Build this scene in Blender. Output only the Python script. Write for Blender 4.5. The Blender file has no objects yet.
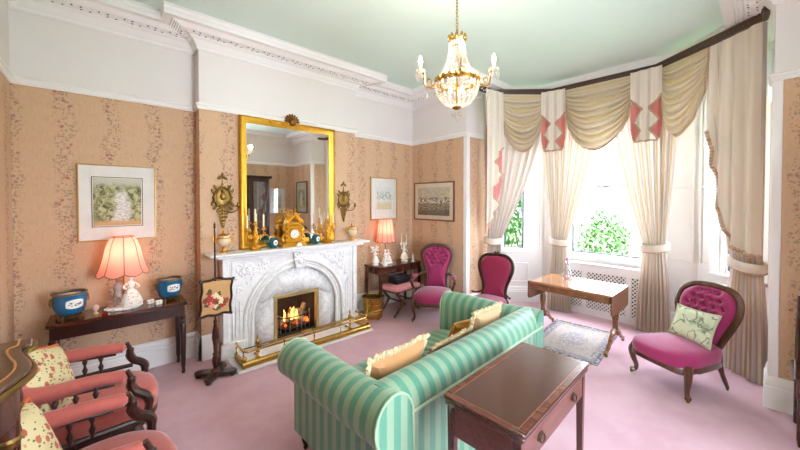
import bpy, bmesh, math, random
from mathutils import Vector, Matrix
from math import sin, cos, pi, radians, sqrt, exp, atan2, hypot
random.seed(7)
S = bpy.context.scene
COL = S.collection

# ------------------------------------------------------------------ camera
YAW, PITCH, EYE = radians(47.952), radians(0.9054), 1.65
F_ = Vector((cos(YAW)*cos(PITCH), sin(YAW)*cos(PITCH), -sin(PITCH)))
R_ = Vector((sin(YAW), -cos(YAW), 0))
U_ = R_.cross(F_)
cd = bpy.data.cameras.new('camera')
cd.sensor_width = 36; cd.sensor_fit = 'HORIZONTAL'
cd.lens = 328.49*36/800
cd.shift_y = -(225-205.766)/800
cd.clip_start = 0.02; cd.clip_end = 200
cam = bpy.data.objects.new('camera', cd)
COL.objects.link(cam)
cam.matrix_world = Matrix(((R_.x, U_.x, -F_.x, 0), (R_.y, U_.y, -F_.y, 0), (R_.z, U_.z, -F_.z, EYE), (0, 0, 0, 1)))
S.camera = cam

# ------------------------------------------------------------------ world, daylight portals, exposure
SKY = 14.0
CHANDELIER_W = 6.0
w = bpy.data.worlds.new('overcast_sky'); S.world = w; w.use_nodes = True
bg = w.node_tree.nodes['Background']
bg.inputs[0].default_value = (0.80, 0.855, 1.0, 1); bg.inputs[1].default_value = SKY
def portal(name, c, rz, sx, sz):
    l = bpy.data.lights.new(name, 'AREA'); l.shape = 'RECTANGLE'; l.size = sx; l.size_y = sz
    l.cycles.is_portal = True
    o = bpy.data.objects.new(name, l); COL.objects.link(o)
    o.location = c; o.rotation_euler = (radians(90), 0, rz)
S.view_settings.view_transform = 'Standard'; S.view_settings.look = 'None'
S.view_settings.gamma = 1.0; S.view_settings.use_curve_mapping = False
S.view_settings.exposure = 1.38

# ------------------------------------------------------------------ room dimensions
XL, XB, YA, YB, YF = -0.548, 3.94, 4.053, 3.873, -1.15
ZR, ZC = 2.62, 3.40            # picture rail, ceiling
POLY = [(XL, YF), (XB, YF), (XB, -.045), (4.77, -.045), (5.3, .53), (5.3, 2.41), (4.8, 2.924), (XB, 2.924),
        (XB, YA), (2.64, YA), (2.64, YB), (.732, YB), (.732, YA), (XL, YA)]
SILL, HEAD = .84, 3.02

# ------------------------------------------------------------------ mesh builder
def lin(c):
    c = c/255.0
    return c/12.92 if c <= .04045 else ((c+.055)/1.055)**2.4
def rgb(t): return (lin(t[0]), lin(t[1]), lin(t[2]), 1)

def cat(pts, n=6, closed=False):
    """Catmull-Rom through tuples of any length"""
    P = [tuple(p) for p in pts]; N = len(P); out = []
    segs = N if closed else N-1
    for i in range(segs):
        if closed: a, b, c, d = P[(i-1) % N], P[i], P[(i+1) % N], P[(i+2) % N]
        else: a, b, c, d = P[max(i-1, 0)], P[i], P[i+1], P[min(i+2, N-1)]
        for k in range(n):
            t = k/n
            out.append(tuple(.5*((2*q)+(-p+r)*t+(2*p-5*q+4*r-s)*t*t+(-p+3*q-3*r+s)*t**3) for p, q, r, s in zip(a, b, c, d)))
    if not closed: out.append(P[-1])
    return out

class MB:
    def __init__(s): s.v = []; s.f = []; s.uv = []; s.mi = []
    def add(s, vs, fs, M=None, uv=None, mi=0):
        b = len(s.v)
        for p in vs:
            p = Vector(p)
            s.v.append(tuple(M @ p) if M else tuple(p))
        s.uv += uv if uv else [(0, 0)]*len(vs)
        for f in fs: s.f.append([b+i for i in f]); s.mi.append(mi)
        return s
    def box(s, x0, x1, y0, y1, z0, z1, M=None, mi=0):
        return s.add([(x, y, z) for z in (z0, z1) for y in (y0, y1) for x in (x0, x1)],
              [(0, 2, 3, 1), (4, 5, 7, 6), (0, 1, 5, 4), (2, 6, 7, 3), (0, 4, 6, 2), (1, 3, 7, 5)], M, None, mi)
    def hexa(s, lo, hi, mi=0):
        """prism from 4 lower and 4 upper points"""
        return s.add(list(lo)+list(hi), [(3, 2, 1, 0), (4, 5, 6, 7)]+[(i, (i+1) % 4, 4+(i+1) % 4, 4+i) for i in range(4)], None, None, mi)
    def lathe(s, prof, n=16, c=(0, 0, 0), M=None, sx=1, sy=1, cap=True):
        vs = []; fs = []
        for r, z in prof:
            for k in range(n):
                a = 2*pi*k/n; vs.append((c[0]+r*cos(a)*sx, c[1]+r*sin(a)*sy, c[2]+z))
        for i in range(len(prof)-1):
            for k in range(n):
                k2 = (k+1) % n; fs.append((i*n+k, i*n+k2, (i+1)*n+k2, (i+1)*n+k))
        if cap and prof[0][0] > 1e-5: fs.append(tuple(range(n-1, -1, -1)))
        if cap and prof[-1][0] > 1e-5: fs.append(tuple((len(prof)-1)*n+k for k in range(n)))
        return s.add(vs, fs, M)
    def tube(s, pts, r, n=8, closed=False, sy=1.0, M=None, up=(0, 0, 1)):
        P = [Vector(p[:3]) for p in pts]; N = len(P)
        rr = r if isinstance(r, (list, tuple)) else [r]*N
        if len(rr) != N: rr = [rr[min(int(i*len(rr)/N), len(rr)-1)] for i in range(N)]
        vs = []; fs = []; prev = None
        for i in range(N):
            a = P[(i-1) % N] if (closed or i > 0) else P[i]
            b = P[(i+1) % N] if (closed or i < N-1) else P[i]
            t = (b-a)
            if t.length < 1e-9: t = Vector((0, 0, 1))
            t.normalize()
            if prev is None:
                u = Vector(up)
                if abs(u.dot(t)) > .95: u = Vector((1, 0, 0)) if abs(t.x) < .9 else Vector((0, 1, 0))
                n1 = (u-t*u.dot(t)).normalized()
            else:
                n1 = prev-t*prev.dot(t)
                n1 = n1.normalized() if n1.length > 1e-6 else Vector((1, 0, 0))
            prev = n1; n2 = t.cross(n1)
            for k in range(n):
                an = 2*pi*k/n
                vs.append(P[i]+n1*cos(an)*rr[i]+n2*sin(an)*rr[i]*sy)
        for i in range(N if closed else N-1):
            i2 = (i+1) % N
            for k in range(n):
                k2 = (k+1) % n; fs.append((i*n+k, i*n+k2, i2*n+k2, i2*n+k))
        if not closed: fs += [tuple(range(n-1, -1, -1)), tuple((N-1)*n+k for k in range(n))]
        return s.add(vs, fs, M)
    def grid(s, fn, nu, nv, cu=False, M=None):
        vs = []; uv = []; fs = []; W = nu if cu else nu+1
        for j in range(nv+1):
            for i in range(W):
                u, v = i/nu, j/nv; vs.append(fn(u, v)); uv.append((u, v))
        for j in range(nv):
            for i in range(nu):
                i2 = (i+1) % W; fs.append((j*W+i, j*W+i2, (j+1)*W+i2, (j+1)*W+i))
        return s.add(vs, fs, M, uv)
    def prism(s, out, h0, h1, pl='xy', M=None, mi=0):
        m = {'xy': lambda a, b, h: (a, b, h), 'xz': lambda a, b, h: (a, h, b), 'yz': lambda a, b, h: (h, a, b)}[pl]
        n = len(out)
        return s.add([m(a, b, h0) for a, b in out]+[m(a, b, h1) for a, b in out],
              [tuple(range(n-1, -1, -1)), tuple(range(n, 2*n))]+[(i, (i+1) % n, n+(i+1) % n, n+i) for i in range(n)], M, None, mi)
    def ell(s, c, r, n=10, m=6, M=None):
        if not isinstance(r, (list, tuple)): r = (r, r, r)
        vs = [(c[0], c[1], c[2]-r[2])]
        for j in range(1, m):
            t = -pi/2+pi*j/m
            for k in range(n):
                a = 2*pi*k/n; vs.append((c[0]+r[0]*cos(t)*cos(a), c[1]+r[1]*cos(t)*sin(a), c[2]+r[2]*sin(t)))
        vs.append((c[0], c[1], c[2]+r[2])); L = len(vs)-1; fs = []
        for k in range(n):
            k2 = (k+1) % n; fs.append((0, 1+k2, 1+k)); fs.append((L, L-n+k, L-n+k2))
            for j in range(m-2): fs.append((1+j*n+k, 1+j*n+k2, 1+(j+1)*n+k2, 1+(j+1)*n+k))
        return s.add(vs, fs, M)
    def octa(s, c, r, h=None):
        h = h or r; x, y, z = c
        return s.add([(x+r, y, z), (x, y+r, z), (x-r, y, z), (x, y-r, z), (x, y, z+h), (x, y, z-h)],
              [(0, 1, 4), (1, 2, 4), (2, 3, 4), (3, 0, 4), (1, 0, 5), (2, 1, 5), (3, 2, 5), (0, 3, 5)])
    def mesh(s, name, sharp=38):
        me = bpy.data.meshes.new(name)
        me.from_pydata(s.v, [], s.f)
        ul = me.uv_layers.new(name='UVMap')
        vi = [0]*len(me.loops); me.loops.foreach_get('vertex_index', vi)
        fl = []
        for i in vi: fl += s.uv[i]
        ul.data.foreach_set('uv', fl)
        me.polygons.foreach_set('use_smooth', [True]*len(me.polygons))
        if any(s.mi): me.polygons.foreach_set('material_index', s.mi)
        bm = bmesh.new(); bm.from_mesh(me); bmesh.ops.recalc_face_normals(bm, faces=bm.faces); bm.to_mesh(me); bm.free()
        me.set_sharp_from_angle(angle=radians(sharp))
        me.update()
        return me
    def build(s, name, m, parent=None, bevel=0, sub=0, solid=0, sharp=38, loc=None, label=None):
        me = s.mesh(name, sharp)
        for x in (m if isinstance(m, (list, tuple)) else [m]): me.materials.append(x)
        o = bpy.data.objects.new(name, me); COL.objects.link(o)
        if parent: o.parent = parent
        if loc: o.location = loc
        if label: o['label'] = label
        if solid:
            d = o.modifiers.new('solid', 'SOLIDIFY'); d.thickness = solid; d.offset = 0
        if bevel:
            d = o.modifiers.new('bevel', 'BEVEL'); d.width = bevel; d.segments = 2; d.limit_method = 'ANGLE'; d.angle_limit = radians(40)
            d.harden_normals = False
        if sub:
            d = o.modifiers.new('sub', 'SUBSURF'); d.levels = sub; d.render_levels = sub
        return o

def tag(o, label, cat_, group=None):
    o['label'] = label; o['category'] = cat_
    if group: o['group'] = group
    return o
def struct(o, label=None):
    o['kind'] = 'structure'
    if label: o['label'] = label
    return o
def thing(name, label, cat_, loc=(0, 0, 0), rz=0, group=None):
    o = bpy.data.objects.new(name, None); COL.objects.link(o)
    o.empty_display_size = .1
    o.location = loc; o.rotation_euler = (0, 0, rz)
    return tag(o, label, cat_, group)
def clone(o, loc=None, rz=None, label=None, parent=None):
    c = o.copy(); COL.objects.link(c); c.parent = parent
    if loc is not None: c.location = loc
    if rz is not None: c.rotation_euler = (0, 0, rz)
    if label: c['label'] = label
    for ch in list(o.children): clone(ch, parent=c)
    return c
def T(x=0, y=0, z=0): return Matrix.Translation((x, y, z))
def RX(a): return Matrix.Rotation(a, 4, 'X')
def RY(a): return Matrix.Rotation(a, 4, 'Y')
def RZ(a): return Matrix.Rotation(a, 4, 'Z')
def SC(x, y, z): return Matrix.Diagonal((x, y, z, 1))
# ------------------------------------------------------------------ materials (procedural)
class NT:
    def __init__(s, name):
        s.m = bpy.data.materials.new(name); s.m.use_nodes = True
        s.t = s.m.node_tree; s.n = s.t.nodes; s.l = s.t.links
        s.b = s.n['Principled BSDF']; s.out = s.n['Material Output']
    def new(s, ty, **k):
        x = s.n.new(ty)
        for a, v in k.items(): setattr(x, a, v)
        return x
    def link(s, a, b): s.l.new(a, b)
    def val(s, x, sock):
        if hasattr(x, 'is_output'): s.link(x, sock)
        else: sock.default_value = x
    def math(s, op, a, b=0.0, c=0.0, clamp=False):
        x = s.new('ShaderNodeMath', operation=op, use_clamp=clamp)
        s.val(a, x.inputs[0]); s.val(b, x.inputs[1]); s.val(c, x.inputs[2]); return x.outputs[0]
    def mix(s, f, a, b, mode='MIX'):
        x = s.new('ShaderNodeMix', data_type='RGBA', blend_type=mode)
        s.val(f, x.inputs[0])
        for v, k in ((a, 6), (b, 7)):
            if hasattr(v, 'is_output'): s.link(v, x.inputs[k])
            else: x.inputs[k].default_value = v if len(v) == 4 and max(v) <= 1.0001 else rgb(v)
        return x.outputs[2]
    def coord(s, kind='Object'): return s.new('ShaderNodeTexCoord').outputs[kind]
    def pos(s): return s.new('ShaderNodeNewGeometry').outputs['Position']
    def sep(s, v):
        x = s.new('ShaderNodeSeparateXYZ'); s.link(v, x.inputs[0]); return x.outputs
    def comb(s, a, b, c):
        x = s.new('ShaderNodeCombineXYZ'); s.val(a, x.inputs[0]); s.val(b, x.inputs[1]); s.val(c, x.inputs[2]); return x.outputs[0]
    def mapv(s, v, sc=(1, 1, 1), loc=(0, 0, 0)):
        x = s.new('ShaderNodeMapping'); s.link(v, x.inputs[0]); x.inputs['Scale'].default_value = sc; x.inputs['Location'].default_value = loc; return x.outputs[0]
    def noise(s, v, scale=5, detail=3, rough=.55, dist=0):
        x = s.new('ShaderNodeTexNoise'); s.link(v, x.inputs['Vector'])
        x.inputs['Scale'].default_value = scale; x.inputs['Detail'].default_value = detail
        x.inputs['Roughness'].default_value = rough; x.inputs['Distortion'].default_value = dist
        return x.outputs['Fac']
    def voro(s, v, scale=5, feature='F1'):
        x = s.new('ShaderNodeTexVoronoi', feature=feature); s.link(v, x.inputs['Vector']); x.inputs['Scale'].default_value = scale
        return x.outputs
    def step(s, x, a, b):
        r = s.new('ShaderNodeMapRange', interpolation_type='SMOOTHSTEP'); s.val(x, r.inputs[0])
        r.inputs[1].default_value = a; r.inputs[2].default_value = b; return r.outputs[0]
    def bump(s, hgt, strength=.3, dist=.01):
        x = s.new('ShaderNodeBump'); x.inputs['Strength'].default_value = strength; x.inputs['Distance'].default_value = dist
        s.link(hgt, x.inputs['Height']); s.link(x.outputs[0], s.b.inputs['Normal'])
    def set(s, col=None, rough=None, metal=None, spec=None, sheen=None, coat=None):
        b = s.b
        if col is not None:
            if hasattr(col, 'is_output'): s.link(col, b.inputs['Base Color'])
            else: b.inputs['Base Color'].default_value = rgb(col)
        if rough is not None: s.val(rough, b.inputs['Roughness'])
        if metal is not None: b.inputs['Metallic'].default_value = metal
        if spec is not None: b.inputs['Specular IOR Level'].default_value = spec
        if sheen is not None: b.inputs['Sheen Weight'].default_value = sheen; b.inputs['Sheen Roughness'].default_value = .4
        if coat is not None: b.inputs['Coat Weight'].default_value = coat; b.inputs['Coat Roughness'].default_value = .12
        return s.m

def plain(name, c, rough=.5, metal=0, c2=None, vs=9, bump=0, bs=80, spec=None, sheen=None, coat=None):
    n = NT(name); v = n.coord()
    c2 = c2 or tuple(max(0, x*.9) for x in c)
    col = n.mix(n.noise(v, vs, 4), c, c2)
    if bump: n.bump(n.noise(v, bs, 3), bump, .004)
    return n.set(col, rough, metal, spec, sheen, coat)
def wood(name, c1, c2, axis=0, rough=.3, coat=.35, sc=1.0):
    n = NT(name); s3 = [14*sc, 14*sc, 14*sc]; s3[axis] = 1.6*sc
    v = n.mapv(n.coord(), tuple(s3))
    g = n.noise(v, 3.2, 6, .62, .8); g2 = n.noise(n.mapv(n.coord(), (2, 2, 2)), 1.7, 2)
    f = n.step(n.math('ADD', n.math('MULTIPLY', g, .75), n.math('MULTIPLY', g2, .3)), .34, .68)
    return n.set(n.mix(f, c1, c2), rough, 0, None, None, coat)
def stripe(name, ca, cb, axis=0, period=.12, rough=.45, phase=0.0):
    n = NT(name); v = n.coord(); c = n.sep(v)[axis]
    w = n.math('SINE', n.math('MULTIPLY', n.math('ADD', c, phase), 2*pi/period))
    f = n.step(w, -.18, .18)
    dm = n.noise(v, 45, 3, .6)
    a = n.mix(n.math('MULTIPLY', dm, .5), ca, tuple(x*.86 for x in ca)); b = n.mix(n.math('MULTIPLY', dm, .5), cb, tuple(x*.86 for x in cb))
    n.bump(n.noise(v, 260, 2), .12, .003)
    return n.set(n.mix(f, a, b), rough, 0, .4, .25)

def wallpaper():
    n = NT('floral_stripe_wallpaper'); p = n.sep(n.pos())
    nv = n.new('ShaderNodeNewGeometry').outputs['Normal']; ns = n.sep(nv)
    isx = n.math('GREATER_THAN', n.math('ABSOLUTE', ns[1]), .5)
    u = n.math('ADD', n.math('MULTIPLY', isx, n.math('SUBTRACT', p[0], .066)), n.math('MULTIPLY', n.math('SUBTRACT', 1.0, isx), n.math('SUBTRACT', p[1], 3.555)))
    PER = .313
    fr = n.math('SUBTRACT', n.math('FRACT', n.math('ADD', n.math('DIVIDE', u, PER), .5)), .5)      # -.5..0.5 around a flower band
    # the band sways with height
    z = p[2]
    sway = n.math('MULTIPLY', n.math('SINE', n.math('MULTIPLY', z, 13.0)), .05)
    dist = n.math('ABSOLUTE', n.math('ADD', fr, sway))
    vec = n.comb(u, z, 0.0)
    wob = n.noise(vec, 9, 2)
    band = n.math('SUBTRACT', 1.0, n.step(n.math('ADD', dist, n.math('MULTIPLY', n.math('SUBTRACT', wob, .5), .30)), .13, .24))
    vb = n.voro(vec, 58); leaf = n.math('SUBTRACT', 1.0, n.step(vb[0], .36, .52))
    lr = n.sep(vb[1]); leaf = n.math('MULTIPLY', leaf, n.math('GREATER_THAN', lr[0], .3))
    vf = n.voro(vec, 27); fl = n.math('SUBTRACT', 1.0, n.step(vf[0], .28, .40))
    fr_ = n.sep(vf[1]); fl = n.math('MULTIPLY', fl, n.math('GREATER_THAN', fr_[1], .6))
    base = n.mix(n.step(n.noise(n.mapv(vec, (1, .2, 1)), 80, 3), .3, .75), (206, 172, 141), (199, 164, 132))
    vine = n.math('SUBTRACT', 1.0, n.step(n.math('ABSOLUTE', n.math('SUBTRACT', n.noise(vec, 34, 2), .5)), .012, .035))
    base = n.mix(n.math('MULTIPLY', vine, .16), base, (190, 140, 110))
    lc = n.mix(lr[1], (122, 120, 104), (160, 130, 112))
    c1 = n.mix(n.math('MULTIPLY', n.math('MULTIPLY', leaf, band), .72), base, lc)
    fc = n.mix(fr_[0], (176, 92, 84), (146, 122, 118))
    c2 = n.mix(n.math('MULTIPLY', n.math('MULTIPLY', fl, band), .8), c1, fc)
    # small scattered sprigs between bands
    vs_ = n.voro(vec, 21); sp = n.math('MULTIPLY', n.math('SUBTRACT', 1.0, n.step(vs_[0], .12, .22)), n.math('GREATER_THAN', n.sep(vs_[1])[2], .6))
    c3 = n.mix(n.math('MULTIPLY', sp, .3), c2, (190, 120, 100))
    return n.set(c3, .75, 0, .25)

def carpet():
    n = NT('pink_wool_carpet'); v = n.pos()
    a = n.noise(v, 3.2, 4, .6); b = n.noise(v, 210, 2)
    col = n.mix(n.step(a, .3, .7), (212, 174, 183), (200, 160, 170))
    col = n.mix(n.math('MULTIPLY', b, .35), col, (182, 138, 150))
    n.bump(b, .35, .006)
    return n.set(col, .95, 0, .15, .35)

def marble(name, ca, cb, sc=3.0, w=.05, amt=.8):
    n = NT(name); v = n.coord()
    d = n.noise(v, sc, 6, .62, 1.6)
    vein = n.math('SUBTRACT', 1.0, n.step(n.math('ABSOLUTE', n.math('SUBTRACT', d, .5)), .0, w))
    d2 = n.noise(v, sc*2.7, 5, .6, 1.0)
    vein2 = n.math('SUBTRACT', 1.0, n.step(n.math('ABSOLUTE', n.math('SUBTRACT', d2, .52)), .0, w*.5))
    f = n.math('MULTIPLY', n.math('MAXIMUM', vein, n.math('MULTIPLY', vein2, .6)), amt)
    return n.set(n.mix(f, ca, cb), .28, 0, .5)

TRANSL = .12
def curtain_mat(name, axis_period=9.0, base=(230, 218, 209), gold=(212, 188, 146), grey=(208, 196, 189)):
    n = NT(name); uv = n.new('ShaderNodeUVMap').outputs[0]; u = n.sep(uv)[0]
    s1 = n.math('SINE', n.math('MULTIPLY', u, 2*pi*axis_period))
    c = n.mix(n.step(s1, .82, .95), base, gold)
    s2 = n.math('SINE', n.math('ADD', n.math('MULTIPLY', u, 2*pi*axis_period), 2.4))
    c = n.mix(n.step(s2, .3, .7), c, grey)
    b = n.b
    n.set(c, .55, 0, .3, .2)
    tr = n.new('ShaderNodeBsdfTranslucent'); n.link(c, tr.inputs[0])
    mx = n.new('ShaderNodeMixShader'); mx.inputs[0].default_value = TRANSL
    n.link(b.outputs[0], mx.inputs[1]); n.link(tr.outputs[0], mx.inputs[2]); n.link(mx.outputs[0], n.out.inputs[0])
    return n.m
def translucent(name, c, f=.5, rough=.7):
    n = NT(name); n.set(c, rough, 0, .3)
    tr = n.new('ShaderNodeBsdfTranslucent'); tr.inputs[0].default_value = rgb(c)
    mx = n.new('ShaderNodeMixShader'); mx.inputs[0].default_value = f
    n.link(n.b.outputs[0], mx.inputs[1]); n.link(tr.outputs[0], mx.inputs[2]); n.link(mx.outputs[0], n.out.inputs[0])
    return n.m
def glassy(name, tint=(255, 255, 255), f=.12, rough=.02):
    n = NT(name); t = n.new('ShaderNodeBsdfTransparent'); t.inputs[0].default_value = rgb(tint)
    g = n.new('ShaderNodeBsdfGlossy'); g.inputs['Roughness'].default_value = rough
    mx = n.new('ShaderNodeMixShader'); mx.inputs[0].default_value = f
    n.link(t.outputs[0], mx.inputs[1]); n.link(g.outputs[0], mx.inputs[2]); n.link(mx.outputs[0], n.out.inputs[0])
    return n.m
def emit(name, c, st):
    n = NT(name); e = n.new('ShaderNodeEmission'); e.inputs[0].default_value = rgb(c); e.inputs[1].default_value = st
    n.link(e.outputs[0], n.out.inputs[0]); return n.m
def needlework(name, ground, cols, sc=14, dens=.5):
    """flower and leaf blobs over a woven ground, in the object's own coordinates"""
    n = NT(name); v = n.coord()
    vf = n.voro(v, sc); fl = n.math('SUBTRACT', 1.0, n.step(vf[0], .34, .46)); r = n.sep(vf[1])
    fl = n.math('MULTIPLY', fl, n.math('GREATER_THAN', r[0], 1-dens))
    vl = n.voro(n.mapv(v, (1, 1.7, 1.7)), sc*1.7); lf = n.math('SUBTRACT', 1.0, n.step(vl[0], .26, .40)); r2 = n.sep(vl[1])
    lf = n.math('MULTIPLY', lf, n.math('GREATER_THAN', r2[1], 1-dens*.9))
    c = n.mix(lf, ground, cols[0])
    c = n.mix(fl, c, n.mix(r[1], cols[1], cols[2]))
    n.bump(n.noise(v, 300, 2), .25, .003)
    return n.set(c, .85, 0, .2)
def art(name, kind):
    """painted sheet: uses UV"""
    n = NT(name); uv = n.new('ShaderNodeUVMap').outputs[0]; s = n.sep(uv); u, v = s[0], s[1]
    nz = n.noise(uv, 9, 7, .7, .9); nz2 = n.noise(n.mapv(uv, (1, 2, 1)), 14, 5, .6)
    if kind == 'waterfall':
        green = n.mix(n.step(nz, .36, .62), (70, 86, 48), (196, 194, 150))
        green = n.mix(n.step(nz2, .55, .7), green, (120, 92, 62))
        cx = n.math('ADD', .58, n.math('MULTIPLY', n.math('SUBTRACT', n.noise(n.mapv(uv, (0, 1, 0)), 4, 2), .5), .5))
        wd = n.math('ADD', .10, n.math('MULTIPLY', n.math('SUBTRACT', 1.0, v), .16))
        wf = n.math('SUBTRACT', 1.0, n.step(n.math('DIVIDE', n.math('ABSOLUTE', n.math('SUBTRACT', u, cx)), wd), .45, 1.1))
        wf = n.math('MULTIPLY', wf, n.math('SUBTRACT', 1.0, n.step(v, .62, .8)))
        c = n.mix(wf, green, n.mix(n.step(nz2, .4, .6), (232, 232, 226), (190, 186, 188)))
        c = n.mix(n.step(v, .78, .95), c, (200, 200, 186))
        c = n.mix(n.math('SUBTRACT', 1.0, n.step(v, .04, .16)), c, (206, 168, 122))
    elif kind == 'town':
        sky = n.mix(n.step(nz, .35, .65), (206, 196, 170), (178, 168, 146))
        land = n.mix(n.step(nz2, .42, .58), (84, 74, 62), (170, 156, 130))
        hz = n.math('ADD', .62, n.math('MULTIPLY', n.math('SUBTRACT', nz, .5), .3))
        c = n.mix(n.step(n.math('SUBTRACT', v, hz), -.03, .03), land, sky)
        town = n.math('MULTIPLY', n.math('SUBTRACT', 1.0, n.step(n.math('ABSOLUTE', n.math('SUBTRACT', v, .5)), .05, .1)), n.step(nz2, .45, .55))
        c = n.mix(town, c, (226, 218, 200))
        c = n.mix(n.math('SUBTRACT', 1.0, n.step(v, .1, .28)), c, n.mix(nz2, (60, 54, 44), (130, 116, 92)))
    else:
        sky = n.mix(n.step(nz, .35, .65), (226, 228, 226), (206, 214, 214))
        tree = n.math('MULTIPLY', n.math('MULTIPLY', n.step(nz, .44, .56), n.step(v, .34, .5)), n.math('SUBTRACT', 1.0, n.step(v, .68, .86)))
        c = n.mix(tree, sky, (150, 170, 150))
        c = n.mix(n.math('SUBTRACT', 1.0, n.step(v, .2, .42)), c, n.mix(n.step(nz2, .4, .6), (222, 206, 160), (190, 190, 160)))
    return n.set(c, .6, 0, .2)

WALLP = wallpaper(); CARPET = carpet()
WHITE = plain('white_wall_paint', (226, 220, 217), .6, c2=(222, 216, 212), vs=3, spec=.3)
GLOSSW = plain('white_gloss_paint', (234, 231, 229), .35, c2=(230, 227, 225), vs=3)
GREENC = plain('pale_green_ceiling_paint', (212, 230, 222), .7, c2=(208, 227, 218), vs=2, spec=.2)
MARB = marble('white_carved_marble', (234, 232, 229), (208, 207, 208), 2.6, .05, .5)
MARBV = marble('veined_slip_marble', (234, 232, 230), (184, 184, 188), 4.2, .045, .6)
BRASS = plain('polished_brass', (206, 168, 92), .22, 1, (170, 130, 62), 14)
BRASSD = plain('aged_brass', (160, 128, 70), .4, 1, (110, 84, 44), 22)
GILT = plain('gilded_wood', (226, 176, 66), .34, .85, (190, 134, 40), 30, .15, 120)
GILTB = plain('gilt_bronze', (232, 172, 52), .3, .9, (188, 126, 30), 40, .2, 90)
BLACK = plain('black_iron', (34, 32, 32), .55, .4)
SOOT = plain('sooty_firebrick', (38, 32, 30), .95, 0, (20, 18, 18), 12, .3, 30)
MAHOG = wood('polished_mahogany', (86, 44, 30), (56, 26, 18), 0, .24, .6)
MAHOGY = wood('mahogany_upright', (84, 38, 24), (52, 22, 15), 2, .26, .4)
MAHBAND = wood('crossbanded_mahogany', (112, 58, 36), (80, 39, 24), 1, .26, .5)
DARKW = wood('dark_rosewood', (62, 28, 20), (34, 15, 11), 2, .28, .4)
WALNUT = wood('carved_walnut', (98, 56, 32), (62, 32, 20), 2, .3, .4)
ROSEW = wood('figured_rosewood', (146, 92, 56), (96, 54, 32), 1, .2, .55)
PLUM = plain('magenta_velvet', (160, 48, 98), .7, 0, (142, 35, 82), 5, .1, 220, .3, .5)
PLUMD = plain('crimson_moire_silk', (150, 36, 74), .5, 0, (124, 24, 58), 6, .1, 160, .4, .3)
SALMON = plain('salmon_brocade', (184, 98, 88), .7, 0, (166, 80, 72), 30, .2, 180, .3, .4)
PINKST = plain('rose_stool_fabric', (214, 150, 150), .75, 0, (190, 110, 116), 40, .2, 150)
SG1, SG2 = (90, 152, 126), (142, 172, 143)
SOFAX = stripe('green_stripe_damask_lengthwise', SG1, SG2, 0, .088)
SOFAY = stripe('green_stripe_damask_crosswise', SG1, SG2, 1, .088)
PEACH = plain('peach_silk', (206, 156, 106), .6, 0, (190, 136, 88), 7, .1, 160, .3, .3)
CREAM = plain('cream_fringe', (232, 214, 178), .8, 0, (214, 190, 148), 40, .3, 140)
MUSTARD = plain('mustard_velvet', (200, 142, 56), .7, 0, (178, 118, 40), 8, .1, 160, .3, .3)
DRAPE = curtain_mat('striped_silk_curtain', 8)
SWAG = curtain_mat('striped_silk_swag', 4, (212, 194, 168), (208, 184, 138), (202, 183, 158))
TAILM = curtain_mat('cream_silk_tail', 3, (234, 223, 210), (230, 218, 202), (226, 213, 199))
LINING = plain('rose_silk_lining', (216, 132, 122), .55, 0, (200, 110, 104), 10)
FRINGE = plain('braid_fringe', (206, 178, 150), .8, 0, (176, 140, 116), 70, .4, 120)
PELMET = plain('bronzed_pelmet_moulding', (92, 70, 56), .4, .2, (62, 46, 38), 30, .3, 60)
PORC = plain('white_porcelain', (242, 238, 230), .18, 0, (234, 228, 220), 8, coat=.5)
PORCP = needlework('painted_porcelain', (242, 238, 230), [(150, 170, 140), (222, 150, 150), (220, 190, 120)], 60, .4)
BLUEP = plain('turquoise_blue_porcelain', (26, 104, 148), .16, 0, (16, 84, 128), 6, coat=.5)
TEALP = plain('teal_porcelain', (32, 96, 104), .16, 0, (20, 74, 86), 8, coat=.5)
DARKTXT = plain('dark_enamel', (40, 36, 40), .4)
SHADE = translucent('pink_silk_lampshade', (246, 172, 158), .5)
GLASS = glassy('window_glass', (250, 253, 252), .06)
CRYST = glassy('cut_crystal', (255, 255, 255), .35, .05)
CRYSTW = translucent('lit_crystal_beads', (206, 198, 186), .35, .08)
BULB = emit('candle_bulb_glow', (255, 236, 205), 10)
WAX = plain('ivory_candle_wax', (238, 224, 190), .5)
MIRROR = NT('silvered_mirror').set((244, 246, 246), .01, 1)
def flat(name, c, r=.6): return plain(name, c, r)
MATW = flat('white_mount_card', (240, 238, 234)); GOLDL = plain('thin_gold_frame', (196, 158, 96), .35, .6)
# ------------------------------------------------------------------ the room
def off(o, poly=POLY):
    """closed polyline moved inwards by o with mitred corners (interior on the left)"""
    N = len(poly); out = []
    for i in range(N):
        p = Vector(poly[i]); a = (p-Vector(poly[i-1])).normalized(); b = (Vector(poly[(i+1) % N])-p).normalized()
        na = Vector((-a.y, a.x)); nb = Vector((-b.y, b.x)); m = (na+nb).normalized()
        out.append(p+m*(o/max(m.dot(na), .35)))
    return out
OUT = off(-.16)
def wseg(mb, i, z0, z1, t0=0., t1=1., mi=0):
    """stretch of wall i between heights, from the inner to the outer face"""
    A, B = Vector(POLY[i]), Vector(POLY[(i+1) % len(POLY)]); C, D = OUT[i], OUT[(i+1) % len(POLY)]
    a, b, c, d = A.lerp(B, t0), A.lerp(B, t1), C.lerp(D, t0), C.lerp(D, t1)
    q = lambda z: [(a.x, a.y, z), (b.x, b.y, z), (d.x, d.y, z), (c.x, c.y, z)]
    mb.hexa(q(z0), q(z1), mi)
for i, nm in ((1, 'wall_right'), (6, 'wall_reveal_left'), (7, 'wall_back'), (8, 'wall_alcove_right'), (12, 'wall_alcove_left'), (13, 'wall_left'), (2, 'wall_reveal_right')):
    m = MB(); wseg(m, i, 0, ZR, mi=0); wseg(m, i, ZR, ZC+.1, mi=1)
    struct(m.build(nm, [WALLP, WHITE]))
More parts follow.
